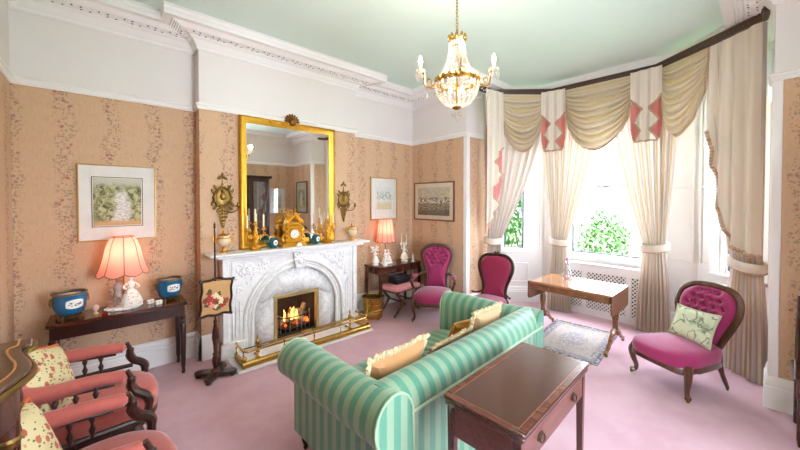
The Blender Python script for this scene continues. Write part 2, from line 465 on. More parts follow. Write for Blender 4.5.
BAY = {3: (.08, .68), 4: (.20, .80), 5: (.32, .92), 0: (.336, .585)}
a, b = BAY[0]; m = MB(); H0, S0 = 2.55, .40  # front wall opening for the added fill-light window
wseg(m, 0, 0, S0-.03); wseg(m, 0, H0, ZR); wseg(m, 0, S0-.03, H0, 0, a); wseg(m, 0, S0-.03, H0, b, 1); wseg(m, 0, ZR, ZC+.1, mi=1)
struct(m.build('wall_front', [WALLP, WHITE]))
# chimney breast with the opening for the firebox
FX0, FX1, FZ = 1.50, 2.00, .52
m = MB()
for (x0, x1, z0, z1, k) in ((.732, FX0, 0, ZR, 0), (FX1, 2.64, 0, ZR, 0), (FX0, FX1, FZ, ZR, 0), (.732, 2.64, ZR, ZC+.1, 1)):
    m.box(x0, x1, YB, YA+.16, z0, z1, mi=k)
struct(m.build('wall_chimney', [WALLP, WHITE]))
# bay walls with window openings: (wall index, opening from, to as fraction)
for i, nm in ((3, 'wall_bay_right'), (4, 'wall_bay_centre'), (5, 'wall_bay_left')):
    a, b = BAY[i]; m = MB()
    wseg(m, i, 0, SILL-.03); wseg(m, i, HEAD, ZC+.1); wseg(m, i, SILL-.03, HEAD, 0, a); wseg(m, i, SILL-.03, HEAD, b, 1)
    struct(m.build(nm, GLOSSW))
m = MB(); big = off(-.16); m.prism([(p.x, p.y) for p in big], -.1, 0)
struct(m.build('floor', CARPET))
m = MB(); m.prism([(p.x, p.y) for p in big], ZC, ZC+.12)
struct(m.build('ceiling', GREENC))

def sweep(prof, poly=POLY, idx=None):
    """profile (offset, z) swept along the closed room outline, or only along the walls in idx"""
    m = MB(); rows = [off(o, poly) for o, z in prof]; N = len(poly); K = len(prof)
    for i in (range(N) if idx is None else idx):
        vs = []
        for (o, z), r in zip(prof, rows):
            vs.append((r[i].x, r[i].y, z)); vs.append((r[(i+1) % N].x, r[(i+1) % N].y, z))
        m.add(vs, [(2*k, 2*k+1, 2*((k+1) % K)+1, 2*((k+1) % K)) for k in range(K)])
    return m
# plaster cornice: cove, ribs, flat leaf band, fascia
pr = [(0, ZC-.215), (.012, ZC-.215), (.02, ZC-.2), (.02, ZC-.19), (.035, ZC-.175), (.06, ZC-.135), (.085, ZC-.12), (.09, ZC-.11), (.17, ZC-.104)]
for k in range(5): pr += [(.175+.018*k, ZC-.104+.002*k), (.182+.018*k, ZC-.094+.002*k)]
pr += [(.268, ZC-.088), (.275, ZC-.09), (.318, ZC-.09), (.318, ZC-.055), (.322, ZC-.05), (.322, ZC-.03), (.318, ZC-.012), (.328, ZC-.008), (.328, ZC), (0, ZC)]
c = struct(sweep(pr).build('trim_1', GLOSSW, sharp=20), 'white plaster cornice with ribbed cove and pierced leaf band')
# leaf ornament on the flat band; dark discs stand in for shaded piercings
m = MB(); m2 = MB(); inn = off(.13)
for i in (1, 2, 3, 5, 6, 7, 8, 9, 10, 11, 12, 13):
    A, B = inn[i], inn[(i+1) % len(POLY)]; L = (B-A).length; n = max(1, int(L/.055)); d = (B-A)/L; nn = Vector((-d.y, d.x))
    for k in range(n):
        p = A+d*(k+.5)*L/n; q = p+nn*(.016 if k % 2 else -.016)
        m.ell((q.x, q.y, ZC-.109), (.016, .016, .008), 6, 4)
        for s in (-1, 1):
            h = p+nn*(.026*s)+d*.02
            if (k*7+i*3+s) % 3: m2.lathe([(.0001, 0), (.0065, 0), (.0065, .006), (.0001, .006)], 6, (h.x, h.y, ZC-.1135))
o = m.build('leaf_ornament', GLOSSW, c); o['kind'] = 'stuff'
o = m2.build('hole_shade_disc', plain('hole_shade_brown', (70, 58, 52), .9), c); o['kind'] = 'stuff'
# picture rail and skirting: everywhere but in the bay, skirting broken at the hearth
WALLS = [0, 1, 2, 6, 7, 8, 9, 10, 11, 12, 13]
pr = [(0, ZR-.03), (.012, ZR-.03), (.022, ZR-.012), (.022, ZR), (.03, ZR+.008), (.03, ZR+.02), (.012, ZR+.032), (0, ZR+.035)]
struct(sweep(pr, idx=WALLS).build('trim_2', GLOSSW, sharp=25), 'white picture rail moulding above the floral wallpaper')
HB = .253
pr = [(0, 0), (.032, 0), (.032, HB-.085), (.026, HB-.075), (.026, HB-.055), (.018, HB-.05), (.018, HB-.03), (.008, HB-.008), (0, HB)]
for nm, ix in (('baseboard_left', [13]), ('baseboard_alcove_left', [12, 11]), ('baseboard_alcove_right', [8, 9]), ('baseboard_back', [7, 6]), ('baseboard_bay', [3, 4, 5]), ('baseboard_right', [1, 2]), ('baseboard_front', [0])):
    struct(sweep(pr, idx=ix).build(nm, GLOSSW, sharp=25))
m = MB()
for x0, x1 in ((.732, .885), (2.56, 2.64)):
    m.prism([(YB, 0), (YB-.032, 0), (YB-.032, HB-.085), (YB-.018, HB-.05), (YB-.018, HB-.03), (YB, HB)], x0, x1, 'yz')
struct(m.build('baseboard_chimney', GLOSSW))
# white corner beads on the window opening and chimney breast
for k, (x, y) in enumerate(((XB, 2.924), (XB, -.045))):
    m = MB(); sg = 1 if y > 1 else -1
    m.box(x-.006, x+.075, y-.012 if sg > 0 else y-.045, y+.045 if sg > 0 else y+.012, HB, ZR-.03)
    struct(m.build('trim_%d' % (3+k), GLOSSW, bevel=.004), 'white corner bead of the bay opening')

# ------------------------------------------------------------------ windows
def window(i, num, HEAD=HEAD, SILL=SILL):
    a, b = BAY[i]; A, B = Vector(POLY[i]), Vector(POLY[i+1]); d = (B-A).normalized(); L = (B-A).length
    W = (b-a)*L; O = A+d*(a*L); rz = atan2(d.y, d.x)
    e = bpy.data.objects.new('window_%d' % num, None); COL.objects.link(e); e.location = (O.x, O.y, 0); e.rotation_euler = (0, 0, rz)
    e['kind'] = 'structure'; e['label'] = {5: 'white sash window in the left canted side of the bay', 4: 'wide white sash window in the middle of the bay', 3: 'white sash window in the right canted side of the bay', 0: 'invented white sash window behind the viewpoint, added as fill light'}[i]
    # local: x along the wall, -y outwards
    m = MB()
    for x0, x1 in ((0, .035), (W-.035, W)): m.box(x0, x1, -.15, -.02, SILL, HEAD)
    m.box(.035, W-.035, -.15, -.02, HEAD-.04, HEAD)
    m.build('window_frame', GLOSSW, e, bevel=.004)
    m = MB(); m.box(-.05, W+.05, -.16, .05, SILL-.035, SILL); m.build('window_sill', GLOSSW, e, bevel=.006)
    m = MB()
    for x0, x1 in ((-.075, 0), (W, W+.075)): m.box(x0, x1, 0, .028, SILL, HEAD+.07)
    m.box(0, W, 0, .028, HEAD, HEAD+.07); m.build('architrave', GLOSSW, e, bevel=.006)
    MID = 1.865
    dk = bpy.data.materials.get('sash_bead_grey') or plain('sash_bead_grey', (96, 98, 104), .4)
    for nm, y, z0, z1 in (('lower_sash', -.075, SILL, MID+.012), ('upper_sash', -.115, MID-.012, HEAD-.04)):
        m = MB(); x0, x1 = .035, W-.035
        m.box(x0, x0+.022, y-.018, y+.018, z0, z1); m.box(x1-.022, x1, y-.018, y+.018, z0, z1)
        lo = .03 if nm[0] == 'l' else .018; hi = .018
        m.box(x0+.022, x1-.022, y-.018, y+.018, z0, z0+lo); m.box(x0+.022, x1-.022, y-.018, y+.018, z1-hi, z1)
        s = m.build(nm, GLOSSW, e)
        m = MB(); m.box(x0+.02, x1-.02, y-.003, y+.003, z0+.015, z1-.015); m.build('pane', GLASS, s)
        m = MB()
        for xx0, xx1, zz0, zz1 in ((x0+.022, x0+.046, z0+lo, z1-hi), (x1-.046, x1-.022, z0+lo, z1-hi), (x0+.046, x1-.046, z0+lo, z0+lo+.02), (x0+.046, x1-.046, z1-hi-.02, z1-hi)):
            m.box(xx0, xx1, y+.004, y+.014, zz0, zz1)
        m.build('glazing_bead', dk, s)
    mid = O+d*(W/2)
    n = Vector((-d.y, d.x)); pc = mid-n*.19
    portal('daylight_portal_%d' % num, (pc.x, pc.y, (SILL+HEAD)/2), rz+pi, W, HEAD-SILL)
    # raised panel mouldings under the window
    if i in (3, 5):
        m = MB()
        for x0, x1, z0, z1 in ((.0, W, .62, .64), (.0, W, .32, .34), (.0, .02, .34, .62), (W-.02, W, .34, .62)): m.box(x0, x1, 0, .018, z0, z1)
        m.build('panel_moulding', GLOSSW, e, bevel=.005)
for k, i in enumerate((5, 4, 3)): window(i, k+1)
window(0, 4, 2.55, .40)  # added window, out of view, brightens the surfaces facing the room
# panelled piers between the windows
for i, t0, t1 in ((4, .84, .985), (4, .015, .16), (5, .05, .26), (3, .74, .95)):
    A, B = Vector(POLY[i]), Vector(POLY[i+1]); d = (B-A).normalized(); L = (B-A).length; O = A+d*(t0*L)
    m = MB(); w_ = (t1-t0)*L
    for x0, x1, z0, z1 in ((0, w_, SILL+.05, SILL+.07), (0, w_, 1.8, 1.82), (0, w_, 2.9, 2.92), (0, .018, SILL+.07, 2.9), (w_-.018, w_, SILL+.07, 2.9)): m.box(x0, x1, .001, .016, z0, z1)
    o = struct(m.build('trim_%d' % (10+i*2+int(t0*9)), GLOSSW, bevel=.004), 'raised panel moulding on a white pier of the bay')
    o.location = (O.x, O.y, 0); o.rotation_euler = (0, 0, atan2(d.y, d.x))

# radiator cover with diagonal lattice below the middle window
t = thing('radiator_cover', 'white radiator cover with diamond lattice panels under the middle bay window', 'radiator cover', (5.3, 1.47, 0), pi/2)
m = MB(); D = .13; HW = .60; ZT = .72
panels = [(-.57, -.30), (-.24, .24), (.30, .57)]
m.box(-HW, HW, 0.035, D, 0, .08); m.box(-HW, HW, .035, D, .62, ZT)
xs = [-HW, -.57, -.30, -.24, .24, .30, .57, HW]
for k in range(0, 8, 2): m.box(xs[k], xs[k+1], D-.02, D, .08, .62)
m.box(-HW, -HW+.02, .035, D-.02, .08, .62); m.box(HW-.02, HW, .035, D-.02, .08, .62)
m.build('frame', GLOSSW, t, bevel=.003)
m = MB(); m.box(-HW-.03, HW+.03, .052, D+.03, ZT, ZT+.03); m.build('top_shelf', GLOSSW, t, bevel=.006)
m = MB(); m.box(-HW+.03, HW-.03, .04, .05, .08, .62); m.build('shadow_board', plain('radiator_shadow_grey', (66, 64, 66), .8), t)  # flat grey board stands in for the shade inside the cover
for x0, x1 in panels:
    m = MB(); z0, z1 = .08, .62; sp = .05; w_ = .007
    for sg in (1, -1):
        c0 = -2.0
        while c0 < 2.5:
            # line  z - z0 = sg*(x-x0) + c0   clipped to the panel
            pts = []
            for x in (x0, x1):
                z = z0+sg*(x-x0)+c0
                if z0 <= z <= z1: pts.append((x, z))
            for z in (z0, z1):
                x = x0+sg*(z-z0-c0)
                if x0 < x < x1: pts.append((x, z))
            if len(pts) >= 2 and hypot(pts[0][0]-pts[1][0], pts[0][1]-pts[1][1]) > .01:
                (ax, az), (bx, bz) = pts[:2]; l = hypot(bx-ax, bz-az); nx, nz = -(bz-az)/l*w_, (bx-ax)/l*w_
                y0 = D-.014 if sg > 0 else D-.010
                m.add([(ax+nx, y0, az+nz), (bx+nx, y0, bz+nz), (bx-nx, y0, bz-nz), (ax-nx, y0, az-nz), (ax+nx, y0+.004, az+nz), (bx+nx, y0+.004, bz+nz), (bx-nx, y0+.004, bz-nz), (ax-nx, y0+.004, az-nz)],
                      [(0, 1, 2, 3), (7, 6, 5, 4), (0, 4, 5, 1), (1, 5, 6, 2), (2, 6, 7, 3), (3, 7, 4, 0)])
            c0 += sp
    m.build('lattice_panel', GLOSSW, t)
# ------------------------------------------------------------------ garden outside
m = MB(); m.box(4, 40, -20, 24, -.75, -.55)
o = struct(m.build('ground_outside', plain('lawn_grass', (110, 146, 74), .9, 0, (84, 122, 56), 2, .3, 40)))
LEAFM = [translucent('shrub_leaf_%d' % k, c_, .35, .5) for k, c_ in enumerate(((58, 94, 42), (40, 76, 28), (92, 116, 72)))]  # three leaf greens for the shrubs: mid, deep and pale
def bush(x, y, z, rx, ry, rz_, n, mk, ls, label):
    t = thing('garden_shrub', label, 'shrub', (x, y, -.55), 0, 'shrubs outside the bay')
    m = MB(); zc = z+.55
    for k in range(6):
        a = 2*pi*k/6; m.tube([(0, 0, 0), (cos(a)*rx*.2, sin(a)*ry*.2, zc*.6), (cos(a)*rx*.5, sin(a)*ry*.5, zc)], [.03, .02, .012], 5)
    m.build('stem', BRANCH, t)
    m = MB()
    for k in range(n):
        while True:
            q = Vector((random.uniform(-1, 1), random.uniform(-1, 1), random.uniform(-1, 1)))
            if .45 < q.length < 1 + .12*sin(7*q.x+5*q.z): break
        c_ = Vector((q.x*rx, q.y*ry, zc+q.z*rz_)); M = T(*c_) @ RZ(random.uniform(0, 6.3)) @ RX(random.uniform(-1, 1)) ; s = ls*random.uniform(.6, 1.3)
        m.add([(0, -s, 0), (s*.42, 0, s*.1), (0, s, 0), (-s*.42, 0, s*.1)], [(0, 1, 2, 3)], M)
    m.build('foliage', LEAFM[mk], t)
BRANCH = plain('branch_bark', (92, 74, 56), .9)
bush(7.3, 3.75, 1.0, .95, .9, 1.15, 6000, 1, .06, 'dense green shrub seen through the left bay window')
bush(9.4, 4.6, 1.6, 1.2, 1.2, 1.0, 1500, 2, .11, 'pale tall shrub behind the green one outside the left bay window')
bush(8.6, 2.5, .55, .7, .55, .95, 3000, 0, .06, 'green shrub at the left of the middle bay window view')
bush(9.2, 1.35, .35, .8, .5, .75, 3000, 2, .06, 'pale leafy shrub low in the middle bay window view')
bush(9.0, .2, .3, .7, .5, .7, 2600, 0, .06, 'low green shrub at the right of the middle bay window view')
# ------------------------------------------------------------------ fireplace
t = thing('fireplace', 'white carved marble fireplace with round arch and burning fire on the chimney breast', 'fireplace', (1.73, 0, 0))
# local x is centred on the fireplace, y and z are the room's
FY = 3.74            # front of the jambs and spandrels
m = MB()
AR, AZ = .585, .30   # arch outer radius / springing height (elliptical)
def arch(rx, top, n=24, z0=0.0, zs=.34):
    p = [(-rx, z0), (-rx, zs)]
    p += [(-rx*cos(pi*k/n), zs+(top-zs)*sin(pi*k/n)) for k in range(1, n)]
    p += [(rx, zs), (rx, z0)]
    return p
HWD = .83; ZT = 1.05
a = arch(.60, .93, 24)
# front face plate with the arched opening, as strips between arch and outer outline
def arch_plate(mb, inner, hw, zt, y0, y1, zb=0.0):
    n = len(inner); outp = []
    for (x, z) in inner:
        if z <= .345: outp.append((-hw if x < 0 else hw, z))
        else:
            dx, dz = x, z-.34; k = 1e9
            if abs(dx) > 1e-6: k = min(k, hw/abs(dx))
            if dz > 1e-6: k = min(k, (zt-.34)/dz)
            outp.append((dx*k, .34+dz*k))
    vs = []
    for y in (y0, y1):
        vs += [(x, y, z) for x, z in inner]+[(x, y, z) for x, z in outp]
    fs = []
    for i in range(n-1):
        fs += [(i, i+1, n+i+1, n+i), (2*n+i, 3*n+i, 3*n+i+1, 2*n+i+1), (i, 2*n+i, 2*n+i+1, i+1), (n+i, n+i+1, 3*n+i+1, 3*n+i)]
    mb.add(vs, fs)
    for x0, x1 in ((-hw, -.5), (.5, hw)): mb.box(x0, x1, y0+.0008, y1-.001, .93, zt)      # square off the top corners
arch_plate(m, a, HWD-.06, ZT, FY, YB-.001)
m.build('spandrel_panel', MARB, t, sharp=25)
for sg in (-1, 1):
    x0, x1 = sorted((sg*(HWD-.06), sg*HWD)); m = MB()
    m.box(x0, x1, FY-.02, YB-.001, .16, ZT); m.build('pilaster', MARB, t, bevel=.006)
    x0, x1 = sorted((sg*.59, sg*(HWD+.02))); m = MB(); m.box(x0, x1, FY-.04, FY, 0, .16); m.build('plinth_block', MARB, t, bevel=.01)
# mouldings following the arch
for rx, top, r in ((.61, .94, .022), (.565, .90, .014), (.53, .868, .02)):
    mm = MB(); mm.tube([(x, FY-.002 if rx > .6 else FY+.015, z) for x, z in arch(rx, top, 28, .0 if rx < .6 else .16)], r, 8, up=(0, 1, 0)); mm.build('arch_moulding', MARB, t)
# stepped reveal between outer arch and slips
mm = MB(); A1, A2 = arch(.60, .93, 28), arch(.515, .855, 28)
vs = [(x, FY+.012, z) for x, z in A1]+[(x, FY+.05, z) for x, z in A2]; n = len(A1)
mm.add(vs, [(i, i+1, n+i+1, n+i) for i in range(n-1)]); mm.build('arch_reveal', MARB, t)
# slips: veined marble filling the arch round the brass frame
mm = MB(); FYS = FY+.05; n = 28
inner = [(-.275, 0), (-.275, .34)]+[(-.275+.55*k/26, .535) for k in range(27)]+[(.275, .34), (.275, 0)]
o2 = arch(.52, .86, 28); inner = inner[:2]+inner[2:29]+inner[29:]
vs = [(x, FYS, z) for x, z in o2]+[(x, FYS, z) for x, z in inner[:len(o2)]]; n = len(o2)
mm.add(vs, [(i, i+1, n+i+1, n+i) for i in range(n-1)]); mm.build('marble_slip', MARBV, t, solid=.02)
# raised panel lines and carved foliage in the spandrels
mm = MB()
for sg in (-1, 1):
    pts = [(sg*.735, .18), (sg*.735, 1.0), (sg*.12, 1.0)]
    mm.tube([(x, FY-.003, z) for x, z in pts], .008, 6, up=(0, 1, 0))
    pts = [(sg*.66, .2), (sg*.70, .2), (sg*.70, .62), (sg*.66, .56), (sg*.66, .2)]
    mm.tube([(x, FY-.003, z) for x, z in pts], .007, 6, up=(0, 1, 0))
mm.build('panel_moulding', MARB, t)
mm = MB(); rr = random.Random(3)
for sg in (-1, 1):
    for k in range(46):
        u = rr.random(); v = rr.random()
        x = .30+.40*u; z = .985-.34*v*u
        if hypot(x/.66, (z-.34)/.62) < 1.06 or x > .71 or z < .55: continue
        an = rr.uniform(0, 3)
        mm.ell((0, 0, 0), (.030, .010, .013), 6, 4, T(sg*x, FY-.001, z) @ RY(an))
    for k in range(9):
        an = 2*pi*k/9; mm.ell((0, 0, 0), (.03, .012, .014), 6, 4, T(sg*(.60+.035*cos(an)), FY-.004, .90+.035*sin(an)) @ RY(-an))
o = mm.build('carved_foliage', MARB, t)
# keystone with carved mask of leaves
mm = MB(); mm.prism([(-.05, .85), (.05, .85), (.085, 1.05), (-.085, 1.05)], FY-.05, FY, 'xz')
k_ = mm.build('keystone', MARB, t, bevel=.008)
mm = MB()
for i in range(7):
    an = pi*i/6; mm.ell((0, 0, 0), (.042, .014, .018), 8, 5, T(.045*cos(an), FY-.055, .955+.05*sin(an)) @ RY(-an))
mm.ell((0, FY-.06, .93), (.03, .02, .035), 8, 6); mm.build('carved_leaf', MARB, k_)
# shelf with moulded edge and a bed mould below
mm = MB(); SY = 3.60
mm.box(-.97, .965, SY, YB-.001, 1.08, 1.11); mm.build('mantel_shelf', MARB, t, bevel=.012)
mm = MB(); mm.box(-.90, .90, SY+.05, YB-.001, 1.05, 1.08); mm.build('bed_moulding', MARB, t, bevel=.01)
# brass insert frame, firebox
mm = MB(); b0, b1, bt = .285, .245, .545
y0, y1 = FYS-.022, FYS
mm.box(-b0, -b1, y0, y1+.03, .02, bt); mm.box(b1, b0, y0, y1+.03, .02, bt); mm.box(-b1, b1, y0, y1+.03, bt-.04, bt); mm.build('brass_frame', plain('satin_brass_frame', (206, 188, 138), .35, .9, (180, 158, 104), 10), t, bevel=.006)
mm = MB(); zb = .022; X0, X1 = -.228, .268; Y1 = 4.15
mm.add([(X0, FYS+.03, zb), (X1, FYS+.03, zb), (X1-.1, Y1, zb), (X0+.1, Y1, zb), (X0, FYS+.03, .51), (X1, FYS+.03, .51), (X1-.1, Y1, .51), (X0+.1, Y1, .51)],
       [(0, 1, 2, 3), (4, 7, 6, 5), (0, 3, 7, 4), (1, 5, 6, 2), (3, 2, 6, 7)])
mm.build('firebox', SOOT, t)
# grate with vertical bars
g = MB(); gx0, gx1 = -.19, .23; gy = FYS+.05
pathf = [(gx0, gy+.08), (gx0+.05, gy+.01), (.02, gy-.012), (gx1-.05, gy+.01), (gx1, gy+.08)]
pc = cat(pathf, 6)
for z in (.10, .23): g.tube([(x, y, z) for x, y in pc], .008, 6)
go = g.build('grate', BLACK, t)
for k in range(11):
    x, y = pc[int(k*(len(pc)-1)/10)]; g = MB(); g.tube([(x, y, .05), (x, y, .25)], .006, 6); g.ell((x, y, .255), .009, 6, 4); g.build('grate_bar', plain('steel_bar', (140, 136, 134), .45, .5) if k == 0 else bpy.data.materials['steel_bar'], go)
g = MB(); g.box(gx0+.02, gx1-.02, gy+.04, gy+.24, .085, .105); g.build('grate_floor', BLACK, go)
g = MB(); g.box(-.23, .27, gy-.05, gy+.0, .022, .06); g.build('ash_lip', BLACK, go, bevel=.01)
BARK = plain('pale_ash_log', (150, 132, 112), .9, 0, (84, 66, 54), 18, .4, 40)
for (x, y, z, l, r, ax, az) in ((-.10, gy+.12, .17, .16, .04, .2, .3), (.12, gy+.10, .18, .17, .042, -.5, 1.0), (.02, gy+.17, .16, .2, .045, .1, 1.5), (.06, gy+.12, .25, .18, .038, .25, .2), (.17, gy+.15, .26, .14, .036, -1.1, .3)):
    g = MB(); g.lathe([(r*.8, -l/2), (r, -l/2+.012), (r*1.02, 0), (r*.96, l/2-.012), (r*.78, l/2)], 10, M=T(x, y, z) @ RZ(az) @ RY(pi/2+ax)); g.build('log', BARK, t)
FL1 = emit('flame_yellow', (255, 190, 90), 2.2); FL2 = emit('flame_orange', (255, 130, 44), 1.5); EMB = emit('glowing_ember', (255, 104, 30), 1.2)
rr = random.Random(5)
for k in range(9):
    x = rr.uniform(-.13, .06); y = gy+rr.uniform(.06, .16); h_ = rr.uniform(.08, .17)*(1.5 if k == 3 else 1); r = rr.uniform(.016, .03); lx = rr.uniform(-.03, .03)
    g = MB(); g.tube([(x, y, .17), (x+lx*.3, y, .17+h_*.3), (x-lx*.4, y, .17+h_*.65), (x+lx, y, .17+h_)], [r*.7, r, r*.55, .002], 8, sy=.55); g.build('flame', FL1 if k % 2 else FL2, t, sub=1)
g = MB()
for k in range(40): g.ell((rr.uniform(-.16, .2), gy+rr.uniform(.05, .2), .115+rr.uniform(0, .04)), rr.uniform(.012, .022), 6, 4)
o = g.build('ember_bed', EMB, t); o['kind'] = 'stuff'
fl = bpy.data.lights.new('fire_light', 'POINT'); fl.energy = 1.5; fl.color = (1, .5, .2); fl.shadow_soft_size = .06
o = bpy.data.objects.new('fire_light', fl); COL.objects.link(o); o.parent = t; o.location = (0, gy+.05, .36)
# hearth slab
hs = MB(); hs.box(.93, 2.53, 3.31, 3.70, 0, .018); tag(hs.build('hearth_slab', MARB, bevel=.004), 'white marble hearth slab on the carpet below the fireplace', 'hearth')

# ------------------------------------------------------------------ brass fender
t = thing('fire_fender', 'long low polished brass fender around the marble hearth', 'fender', (1.74, 3.345, .018))
H = .76; DP = .30
m = MB()
sec = [(0, 0), (.0, .012), (-.012, .02), (-.012, .045), (.004, .06), (.02, .066), (.034, .06), (.034, 0)]
m.prism(sec, -H, H, 'yz')
m.build('front_rail_base', BRASS, t, sharp=50)
for sg in (-1, 1):
    m = MB(); m.box(min(sg*H, sg*(H-.036)), max(sg*H, sg*(H-.036)), .036, DP, 0, .06); m.build('side_rail_base', BRASS, t, bevel=.012)
m = MB(); path = [(-H+.02, DP, .15), (-H+.02, .05, .15), (-H+.045, .02, .15), (H-.045, .02, .15), (H-.02, .05, .15), (H-.02, DP, .15)]
m.tube(path, .010, 8); m.build('top_rail', BRASS, t)
for x, y in ((-H+.02, DP-.02), (-H+.02, .05), (-H*.45, .02), (0, .02), (H*.45, .02), (H-.02, .05), (H-.02, DP-.02)):
    m = MB(); m.lathe([(.014, .06), (.006, .075), (.006, .10), (.012, .112), (.006, .124), (.006, .15), (.014, .156), (.014, .166), (.004, .18), (.001, .182)], 8, (x, y, 0)); m.build('baluster', BRASS, t)
for x in (-H+.02, H-.02):
    m = MB(); m.ell((x, .03, .085), .026, 10, 8); m.build('ball', BRASS, t)
# pair of fire dogs carrying the irons
def firedog(x, label):
    t = thing('fire_dog', label, 'fire dog', (x, 3.50, .018), 0, 'brass fire dogs')
    m = MB(); m.lathe([(.028, 0), (.028, .012), (.012, .022), (.010, .05), (.02, .065), (.02, .085), (.009, .10), (.009, .13), (.022, .145), (.024, .17), (.014, .19), (.007, .205), (.012, .22), (.003, .245), (.0005, .26)], 12); m.build('post', BRASS, t)
    m = MB(); m.tube([(0, 0, .11), (0, -.05, .115), (0, -.075, .14), (0, -.09, .135)], .007, 6); m.build('hook', BRASS, t)
    m = MB(); m.tube([(0, .0, .02), (0, .09, .02)], .010, 6); m.ell((0, .09, .014), .014, 8, 6); m.build('foot', BRASS, t)
firedog(1.17, 'brass fire dog on the hearth left of the fire'); firedog(2.30, 'brass fire dog on the hearth right of the fire, near the bucket')
def iron(nm, label, y, z, x0, x1, end):
    t = thing(nm, label, 'fire iron', (0, 3.345+y, z), 0, 'brass fire irons laid along the fender')
    m = MB(); m.tube([(x0+.12, 0, 0), (x1-.02, 0, .012)], .0065, 8); m.build('shaft', BRASSD, t)
    m = MB(); m.lathe([(.004, 0), (.011, .01), (.008, .04), (.013, .07), (.008, .10), (.015, .118), (.009, .135), (.001, .14)], 10, M=T(x1-.03, 0, .013) @ RY(pi/2)); m.build('handle', BRASS, t)
    m = MB()
    if end == 'shovel':
        m.grid(lambda u, v: (x0+.13*(1-u), (v-.5)*(.05+.05*u), .012*abs(v-.5)*4-.004), 6, 8); m.build('shovel_pan', BRASS, t, solid=.004)
    elif end == 'tongs':
        for s in (-1, 1): m.tube([(x0+.3, .004*s, 0), (x0+.16, .02*s, 0), (x0+.02, .018*s, 0), (x0, .004*s, 0)], .005, 6)
        m.build('tong_arm', BRASSD, t)
    else:
        m.tube([(x0+.125, 0, 0), (x0+.03, 0, 0), (x0, 0, -.005)], [.0065, .006, .001], 6); m.build('poker_tip', BLACK, t)
iron('fire_tongs', 'brass fire tongs lying across the fender towards the bucket', .09, .168, 1.15, 2.62, 'tongs')
iron('fire_shovel', 'brass fire shovel resting on the fender', .06, .178, 1.62, 2.64, 'shovel')
iron('fire_poker', 'brass-handled poker lying behind the fender rail', .12, .165, .98, 2.22, 'poker')

# ------------------------------------------------------------------ brass coal bucket
t = thing('coal_bucket', 'ribbed brass coal bucket standing by the right end of the fender', 'bucket', (2.80, 3.67, 0))
m = MB(); R = .145
prof = [(.0005, .02), (R*.9, .02), (R*.93, .03), (R*.95, .085), (R*1.0, .09), (R*1.0, .105), (R*.96, .11), (R*.98, .19), (R*1.03, .195), (R*1.03, .21), (R*.99, .215), (R*1.02, .285), (R*1.1, .295), (R*1.1, .31), (R*1.0, .312), (R*.94, .30), (R*.9, .06), (.0005, .06)]
m.lathe(prof, 28); m.build('bucket_body', BRASS, t, sharp=30)
m = MB(); m.lathe([(.0005, .24), (R*.93, .24), (R*.93, .245), (.0005, .26)], 20); m.build('coal_fill', plain('coal_black', (30, 30, 30), .8, 0, (12, 12, 12), 40, .5, 50), t)
for k in range(3):
    a = 2*pi*k/3+.5; m = MB(); m.ell((cos(a)*R*.8, sin(a)*R*.8, .012), (.024, .024, .0125), 8, 6); m.build('foot', BRASS, t)
for s in (-1, 1):
    m = MB(); m.ell((s*R*1.0, 0, .25), (.016, .02, .022), 8, 6); m.tube([(s*R*1.06+.02*cos(q), 0.0, .22+.022*sin(q)) for q in [2*pi*k/10 for k in range(10)]], .004, 6, closed=True); m.build('ring_handle', BRASS, t)
# ------------------------------------------------------------------ gilt overmantel mirror
t = thing('overmantel_mirror', 'large rectangular mirror in a gilded frame with carved crest above the mantel', 'mirror', (1.694, 3.862, 1.112))
MW, MH, FW = .592, 1.475, .075
m = MB()
def fsec(path, closed=True):
    sec = [(0, 0), (0, .035), (.012, .05), (.03, .052), (.045, .042), (.055, .03), (.075, .02), (.075, 0)]   # (inwards, forwards)
    N = len(path); vs = []; K = len(sec)
    for i, (x, z) in enumerate(path):
        sx, sz = (1 if x < 0 else -1), (1 if z < MH/2 else -1)
        for a, b in sec: vs.append((x+sx*a, -b, z+sz*a))
    fs = []
    for i in range(N):
        j = (i+1) % N
        for k in range(K): fs.append((i*K+k, j*K+k, j*K+(k+1) % K, i*K+(k+1) % K))
    return vs, fs
m.add(*fsec([(-MW, 0), (MW, 0), (MW, MH), (-MW, MH)])); m.build('gilt_frame', GILT, t, sharp=60)
m = MB(); m.box(-MW+.06, MW-.06, -.012, -.006, .06, MH-.06); m.build('mirror_glass', MIRROR, t)
m = MB(); rr = random.Random(4)
for k in range(22):
    x = rr.gauss(0, .16); s = .7+.5*rr.random()
    if abs(x) < .33: m.ell((0, 0, 0), (.032*s, .016, .012*s), 7, 5, T(x, -.05, MH-.035+.03*exp(-(x/.12)**2)*rr.random()) @ RY(rr.uniform(-.7, .7)))
m.build('carved_leaf_scroll', GILTB, t)
m = MB(); m.ell((0, -.055, MH+.01), (.052, .035, .055), 12, 8)
for k in range(9):
    a = pi*k/8; m.ell((0, 0, 0), (.036, .018, .016), 8, 5, T(.062*cos(a), -.05, MH+.015+.055*sin(a)) @ RY(-a))
m.build('shell_crest', plain('antique_gilt_crest', (150, 104, 48), .4, .8, (104, 66, 28), 30), t)

